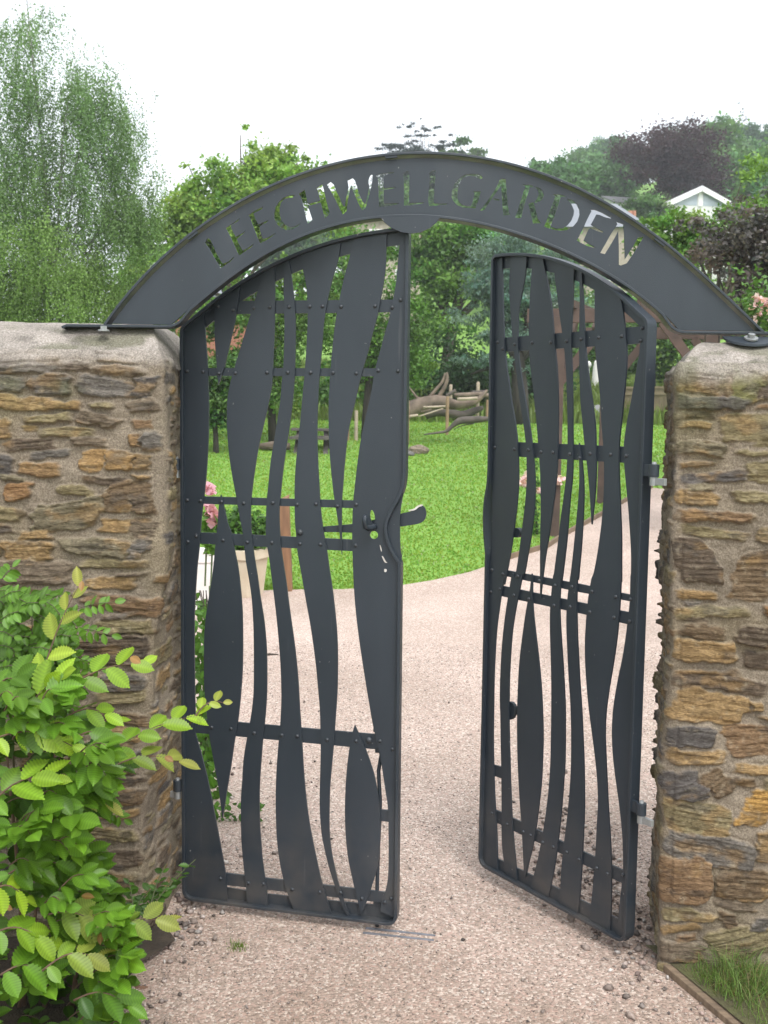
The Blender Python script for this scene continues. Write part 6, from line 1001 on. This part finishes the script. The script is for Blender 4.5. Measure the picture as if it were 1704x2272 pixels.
# weeping birch on the left: strands of small leaves hanging from arching limbs
Y = 20.0; bp = on(at(120, 900, Y).x, Y); bi = thing('birch_tree', 'tall weeping birch with fine grey-green drooping foliage at the left', 'tree', bp)
zone = [(55, 60, 55, 70), (70, 190, 70, 90), (40, 330, 70, 90), (165, 180, 75, 85), (225, 250, 75, 90), (150, 330, 85, 90), (240, 370, 70, 100), (60, 470, 90, 90), (170, 480, 100, 90), (270, 470, 55, 80), (305, 440, 35, 60), (80, 610, 110, 90), (200, 620, 85, 90), (-60, 250, 80, 160), (-70, 480, 90, 120), (-60, 660, 100, 90), (310, 490, 40, 40), (20, 760, 120, 80), (190, 760, 110, 80), (-150, 400, 90, 200)]
V_ = []; C_ = []; mb = MB(); hub = Vector((0, 0, 1.5))
for zi, (x, y, rx, ry) in enumerate(zone):
    c = np.array(at(x, y, Y)-bp); sx, sz = rx*Y/F, ry*Y/F; low = sm(350, 700, y); ns = int(330*rx*ry/6400*(1+1.3*low))
    cs = [c+np.array((RNG.normal(0, sx*.55), RNG.normal(0, sx*.8), RNG.normal(0, sz*.45))) for _ in range(16)]
    for i in range(ns):
        q = cs[RNG.integers(0, 16)]+np.array((RNG.normal(0, sx*.24), RNG.normal(0, sx*.3), RNG.normal(0, sz*.2))); L = RNG.uniform(.35, 1.1); m = int(L/.030); t = np.arange(m)/m
        dr = RNG.normal(0, .12, 2); out = np.sign(q[0]-.2)*.12; P = q+np.stack([dr[0]*t+out*np.sqrt(t), dr[1]*t, .10*np.sin(t*3)-L*t], -1)+RNG.normal(0, .03, (m, 3))
        V_.append(cards(P, .046*RNG.uniform(.7, 1.2, m), .6, 0, .7)); C_.append(np.array(BGRN)*(1+np.array((.25, .20, -.25))*low)*RNG.uniform(.65, 1.4)*RNG.uniform(.75, 1.25, (m, 1)))
    e_ = Vector(c+np.array((0, 0, sz*.4))); mb.tube([(c[0]*.10, 0, max(1, c[2]*.45)), Vector((c[0]*.5, c[1]*.5, c[2]*.85)), e_], [.02, .012, .005], 6)
link('crown', cardmesh('crown', np.concatenate(V_), np.concatenate(C_)), LEAF, bi)
mb.tube([(0, 0, -.3), (.1, 0, 2.5), (-.1, 0, 5), (-.45, 0, 9.0)], [.09, .05, .02, .006], 10); mb.build('trunk', mat('birch_bark', (.30, .28, .26), .85, (.10, .09, .085), 5, bump=.4), bi, smooth=True)
YG = (.230, .350, .075); LG_ = (.105, .185, .040); MG = (.090, .190, .040); DG = (.040, .088, .026)
tree('maple_tree', 'pale yellow-green maple with open upright shoots behind the left half of the arch', 'tree', 26, (480, 900), [(560, 450, 70, 45), (640, 420, 70, 45), (700, 430, 50, 40), (740, 470, 60, 40), (430, 470, 50, 60), (500, 400, 60, 50), (570, 360, 55, 40), (640, 355, 45, 35), (480, 520, 70, 70), (600, 430, 70, 60), (690, 380, 35, 40), (330, 600, 60, 70), (390, 560, 55, 70), (290, 670, 50, 50), (540, 500, 80, 60), (655, 330, 18, 22), (700, 350, 22, 15), (545, 290, 10, 12), (405, 357, 18, 12), (400, 700, 70, 60), (560, 310, 20, 25), (420, 410, 40, 30), (670, 310, 14, 12)], 42000, .12, YG, .3, .12, spread=.26, shell=.35, clumps=170)
tree('garden_tree', 'mid-green fine leaved tree with a leaning dark trunk behind the nearer gate leaf', 'tree', 22, (607, 985), [(520, 720, 70, 60), (600, 690, 70, 70), (560, 800, 80, 60), (480, 790, 50, 60), (640, 780, 60, 70), (680, 700, 60, 60), (460, 880, 45, 40), (620, 860, 60, 45), (540, 620, 60, 45), (640, 610, 60, 45)], 15000, .095, (.120, .220, .045), .4, .085, DARKBARK, spread=.24, shell=.3, lean=-.3)
tree('garden_tree', 'bushy green tree with dark spreading branches just behind the latch stile', 'tree', 23, (812, 945), [(760, 640, 60, 70), (830, 660, 60, 80), (900, 700, 50, 80), (930, 790, 45, 60), (860, 780, 70, 70), (770, 760, 60, 60), (740, 840, 50, 40), (890, 840, 50, 40), (800, 560, 60, 50)], 15000, .09, (.110, .215, .042), .4, .10, DARKBARK, spread=.24, shell=.3)
tree('lime_tree', 'fresh green dense tree rising behind the gap between the two gate leaves', 'tree', 34, (985, 900), [(960, 560, 70, 60), (1020, 530, 70, 55), (1000, 620, 80, 70), (930, 640, 60, 60), (1050, 600, 60, 70), (980, 720, 80, 60), (1090, 540, 60, 50), (900, 540, 50, 50), (1180, 520, 60, 40), (1240, 540, 50, 40)], 17000, .16, (.125, .245, .045), .4, .2, spread=.2)
tree('blue_cedar', 'blue-grey cedar with drooping needled branches behind the right gate leaf', 'tree', 27, (1155, 930), [(1130, 560, 70, 45), (1180, 600, 90, 30), (1090, 640, 70, 30), (1180, 670, 100, 30), (1070, 700, 70, 26), (1150, 740, 90, 28), (1090, 800, 70, 24), (1180, 810, 60, 24), (1240, 570, 70, 30), (1280, 620, 60, 30), (1040, 790, 40, 16), (1260, 690, 60, 26), (1140, 850, 40, 22), (1060, 600, 40, 25), (1020, 820, 24, 12), (1120, 640, 50, 100)], 36000, .11, (.160, .245, .205), .3, .22, DARKBARK, aspect=.28, droop=.5, spread=.2, shell=.2)
# shady shrub belt closing the garden
sh = [('dark_shrub', 'dense dark shrub filling the gap behind the log pile', 30, (1000, 930), [(960, 850, 80, 70), (1060, 860, 80, 70), (880, 840, 60, 60), (1010, 800, 60, 60)], DG), ('dark_shrub', 'dark green shrub behind the fallen tree and left of the blue cedar', 31, (1130, 930), [(1130, 880, 70, 70), (1190, 840, 70, 80)], DG), ('garden_shrub', 'rounded green shrub low at the left behind the nearer gate leaf', 20, (480, 980), [(470, 900, 45, 50), (500, 850, 45, 50), (440, 850, 50, 60)], (.07, .14, .035)), ('garden_shrub', 'green shrub under the garden trees behind the middle slats', 29, (700, 930), [(640, 870, 70, 60), (730, 880, 70, 60), (800, 860, 60, 70), (560, 880, 60, 60)], MG),
 ('garden_shrub', 'leafy shrub on the bank behind the white figures', 40, (1310, 850), [(1280, 780, 60, 60), (1340, 760, 60, 70), (1390, 800, 50, 55)], MG), ('garden_shrub', 'bright green shrub between the pergola braces and the right pier', 33, (1450, 880), [(1430, 800, 50, 60), (1480, 790, 50, 70), (1500, 720, 60, 60), (1420, 720, 50, 50)], (.085, .17, .035)), ('garden_shrub', 'broad green shrub showing under the pergola beam', 44, (1260, 820), [(1230, 760, 70, 60), (1290, 690, 70, 60), (1360, 680, 60, 60), (1180, 720, 60, 60)], MG),
 ('hedge_shrub', 'thick green hedge behind the low left wall', 24, (120, 900), [(-60, 790, 120, 90), (80, 790, 120, 80), (230, 770, 100, 80), (340, 740, 70, 70), (370, 820, 80, 70)], (.072, .135, .035))]
for nm, lb, Y, bp_, bl, c in sh: tree(nm, lb, 'shrub', Y, bp_, bl, 6500, .0047*Y, c, .4, .05, DARKBARK, spread=.28, shell=.25)
tree('smoke_bush', 'large smoky purple-brown shrub over the right end of the arch', 'shrub', 12, (1640, 900), [(1640, 520, 70, 60), (1580, 560, 60, 50), (1690, 600, 70, 70), (1610, 610, 50, 45), (1560, 500, 45, 22), (1530, 505, 35, 20), (1680, 450, 50, 40), (1760, 560, 80, 120), (1680, 680, 60, 40)], 15000, .060, (.130, .112, .108), .4, .07, DARKBARK, spread=.22, shell=.35)
tree('yellow_shrub', 'yellow-green leafy shrub hiding the foot of the white gabled house', 'shrub', 17, (1560, 900), [(1500, 505, 55, 30), (1560, 505, 60, 36), (1450, 510, 50, 25), (1635, 485, 50, 34), (1685, 430, 40, 40), (1560, 540, 80, 50), (1480, 540, 60, 50), (1640, 640, 60, 60), (1660, 380, 40, 30), (1700, 500, 60, 70), (1500, 620, 70, 60)], 15000, .075, (.150, .260, .050), .35, .07, spread=.22, shell=.3)
rr = thing('rose_bush', 'pink rose in bloom above the right pier beside the arch foot', 'rose', on(at(1690, 900, 7).x, 7)); q0 = rr.location
P = np.array([np.array(at(random.gauss(1690, 28), random.gauss(690, 38), 7+random.gauss(0, .12))-q0) for i in range(800)]); link('leaves', cardmesh('leaves', cards(P, .045, .6, .3), np.array((.07, .15, .03))*RNG.uniform(.6, 1.6, (800, 1))), LEAF, rr)
flowers(rr, [at(random.gauss(x, 9), random.gauss(y, 7), 6.85)-q0 for x, y in ((1668, 668), (1680, 672), (1692, 690), (1700, 697), (1682, 702), (1693, 664)) for _ in range(2)], .036, (.84, .70, .72), (.78, .50, .56))
b = MB()
for i in range(6): b.tube([(0, 0, 0), at(1690+10*i-25, 780, 7)-q0, at(1690+16*i-40, 680, 7)-q0], [.012, .008, .004], 6)
b.build('stem', DARKBARK, rr)
tree('round_tree', 'rounded bright green tree under the grey slate roof left of the white gabled house', 'tree', 66, (1430, 640), [(1432, 470, 48, 32), (1395, 490, 45, 35), (1468, 490, 35, 28), (1350, 480, 40, 26)], 6000, .22, (.085, .17, .045), .3, .2, spread=.2)
tree('shade_tree', 'broad dark green tree crown behind the middle letters of the arch', 'tree', 90, (880, 640), [(800, 455, 70, 42), (870, 440, 70, 40), (950, 435, 70, 40), (1040, 430, 60, 40), (760, 480, 60, 50), (990, 470, 70, 40), (850, 500, 60, 50)], 9000, .30, (.060, .115, .040), .35, .3, DARKBARK, spread=.2)
# ---------------------------------------------------------------- wooded hill
def hilltree(name, c, seed, n=5000, h=9.0, w=6.5, leaf=.44, shape=0, var=.3):
    global RNG
    st = RNG; RNG = np.random.default_rng(seed); bl = []
    if shape == 0:
        for i in range(9): a = RNG.uniform(0, 6.28); r = w*.28*RNG.random()**.5; bl.append((r*math.cos(a), r*math.sin(a), h*RNG.uniform(.42, .80), w*.26, w*.26, h*.17))
    else:
        for i in range(12): t = i/11; a = RNG.uniform(0, 6.28); r = w*.30*(1-t*.8); bl.append((r*math.cos(a), r*math.sin(a), h*(.22+.76*t), w*(.30-.2*t), w*(.30-.2*t), h*.035))
    P, k, K = crown_points(bl, n, 110 if n < 9000 else 320, .2 if n < 9000 else .15, .4); V = cards(P, leaf*RNG.uniform(.6, 1.3, n), .65, .35); me = cardmesh('crown', V, greens(c, k, K, var)); me.materials.append(LEAF)
    mb = MB(); mb.tube([(0, 0, -.5), (.1, 0, h*.4), (0, 0, h*.8)], [.28, .2, .06], 8); limbs(mb, (0, 0, h*.4), [q[:3] for q in bl[:5]], .1, .03); mt = mesh('trunk', mb.v, mb.f, smooth=True); mt.materials.append(DARKBARK); RNG = st; return me, mt
protos = [hilltree('a', (.095, .200, .052), 1), hilltree('b', (.072, .160, .052), 2, h=10), hilltree('c', (.120, .215, .055), 3, w=7.5), hilltree('d', (.062, .145, .060), 4, h=11, w=6), hilltree('e', (.100, .205, .065), 5, h=8, w=8)]
def put(pr, name, label, px, Y, s, group=None, cat='tree', rz=None):
    x = at(px, 700, Y).x; r = thing(name, label, cat, on(x, Y), random.uniform(0, 6.28) if rz is None else rz, group); r.scale = (s, s, s*random.uniform(.9, 1.12)); link('crown', pr[0], None, r); link('trunk', pr[1], None, r); return r
SKX = [600, 820, 1060, 1150, 1200, 1260, 1330, 1420, 1500, 1560, 1640, 1720, 2000]; SKY_ = [420, 400, 372, 352, 345, 322, 298, 290, 282, 262, 275, 272, 240]
rows = [(52, 6.5), (62, 6.5), (74, 7), (88, 7.5), (104, 8), (122, 9), (142, 10), (164, 11)]
avoid = [(1552, 70, 95), (1350, 56, 130), (858, 60, 75), (478, 46, 110), (1392, 84, 60), (1488, 80, 125)]
rnd = random.Random(5)
for Y, stp in rows:
    px = 640 if Y < 100 else 700
    while px < 1990:
        if px > 1000 or Y > 80:
            x = px+rnd.uniform(-.3, .3)*stp*F/Y; s = rnd.uniform(.85, 1.2)*(.62 if Y < 60 else .8 if Y < 80 else .95); i = rnd.randrange(5); hh = (9, 10, 9, 11, 8)[i]*.98
            g0 = on(at(x, 700, Y).x, Y); sky_z = zt(x, float(np.interp(x, SKX, SKY_)), Y); s = min(s, (sky_z-g0.z)/hh/1.08)
            if s > .35 and not any(abs(x-a) < w and Y < b+7 for a, b, w in avoid): put(protos[i], 'hillside_tree', 'leafy green tree among the woods covering the far hillside', x, Y, s, 'trees on the far hillside')
        px += stp*F/Y*.62
pb = hilltree('p', (.060, .032, .040), 21, 26000, 10.5, 10.5, .23); r = put(pb, 'copper_beech', 'large dark purple copper beech on the hillside above the white gabled house', 1488, 80, 1.0); r.scale = (.95, .95, .95)
pb2 = hilltree('q', (.050, .032, .042), 22, 40, 9, 7, .36)
tree('copper_beech', 'dark purple tree top peeping over the yellow-green maple', 'tree', 92, (615, 600), [(612, 350, 34, 18), (600, 338, 16, 8), (630, 342, 18, 9), (600, 380, 60, 30)], 2600, .32, (.05, .032, .042), .3, .3, DARKBARK)
tree('cedar_tree', 'dark flat-branched cedar standing above the top of the arch', 'tree', 96, (932, 620), [(930, 338, 90, 9), (890, 322, 42, 9), (965, 322, 56, 9), (925, 306, 52, 8), (985, 298, 34, 8), (870, 330, 36, 8), (930, 290, 34, 8), (934, 274, 20, 8), (938, 262, 8, 9), (965, 282, 30, 6), (905, 280, 22, 6), (935, 360, 95, 16), (1010, 315, 16, 5), (940, 395, 100, 35)], 30000, .22, (.018, .042, .034), .3, .12, DARKBARK, shell=.2, spread=.18, aspect=.4, clumps=120)
tree('hillside_tree', 'small round green tree just right of the dark cedar above the arch', 'tree', 104, (1030, 620), [(1022, 338, 48, 24), (1050, 350, 40, 22), (1010, 365, 60, 30)], 4500, .36, (.075, .14, .045), .3, .3, DARKBARK)
fp_ = hilltree('s', (.035, .070, .045), 24, 1800, 13, 4.5, .3, 1); put(fp_, 'fir_tree', 'pointed dark fir on the skyline of the hill at the right', 1622, 150, .8)
# ================================================================ summer haze
hb = MB(); hb.box((0, 115, 31), (504, 294, 66)); m, ns, L, P = newmat('haze'); ns.remove(P); v = N(ns, 'ShaderNodeVolumePrincipled')
v.inputs['Color'].default_value = (.93, .96, 1.0, 1); v.inputs['Density'].default_value = .0012; v.inputs['Anisotropy'].default_value = .2; L.new(v.outputs[0], ns['Material Output'].inputs['Volume'])
tag(hb.build('haze', m), 'pale summer haze softening the far hillside', 'haze', kind='stuff')
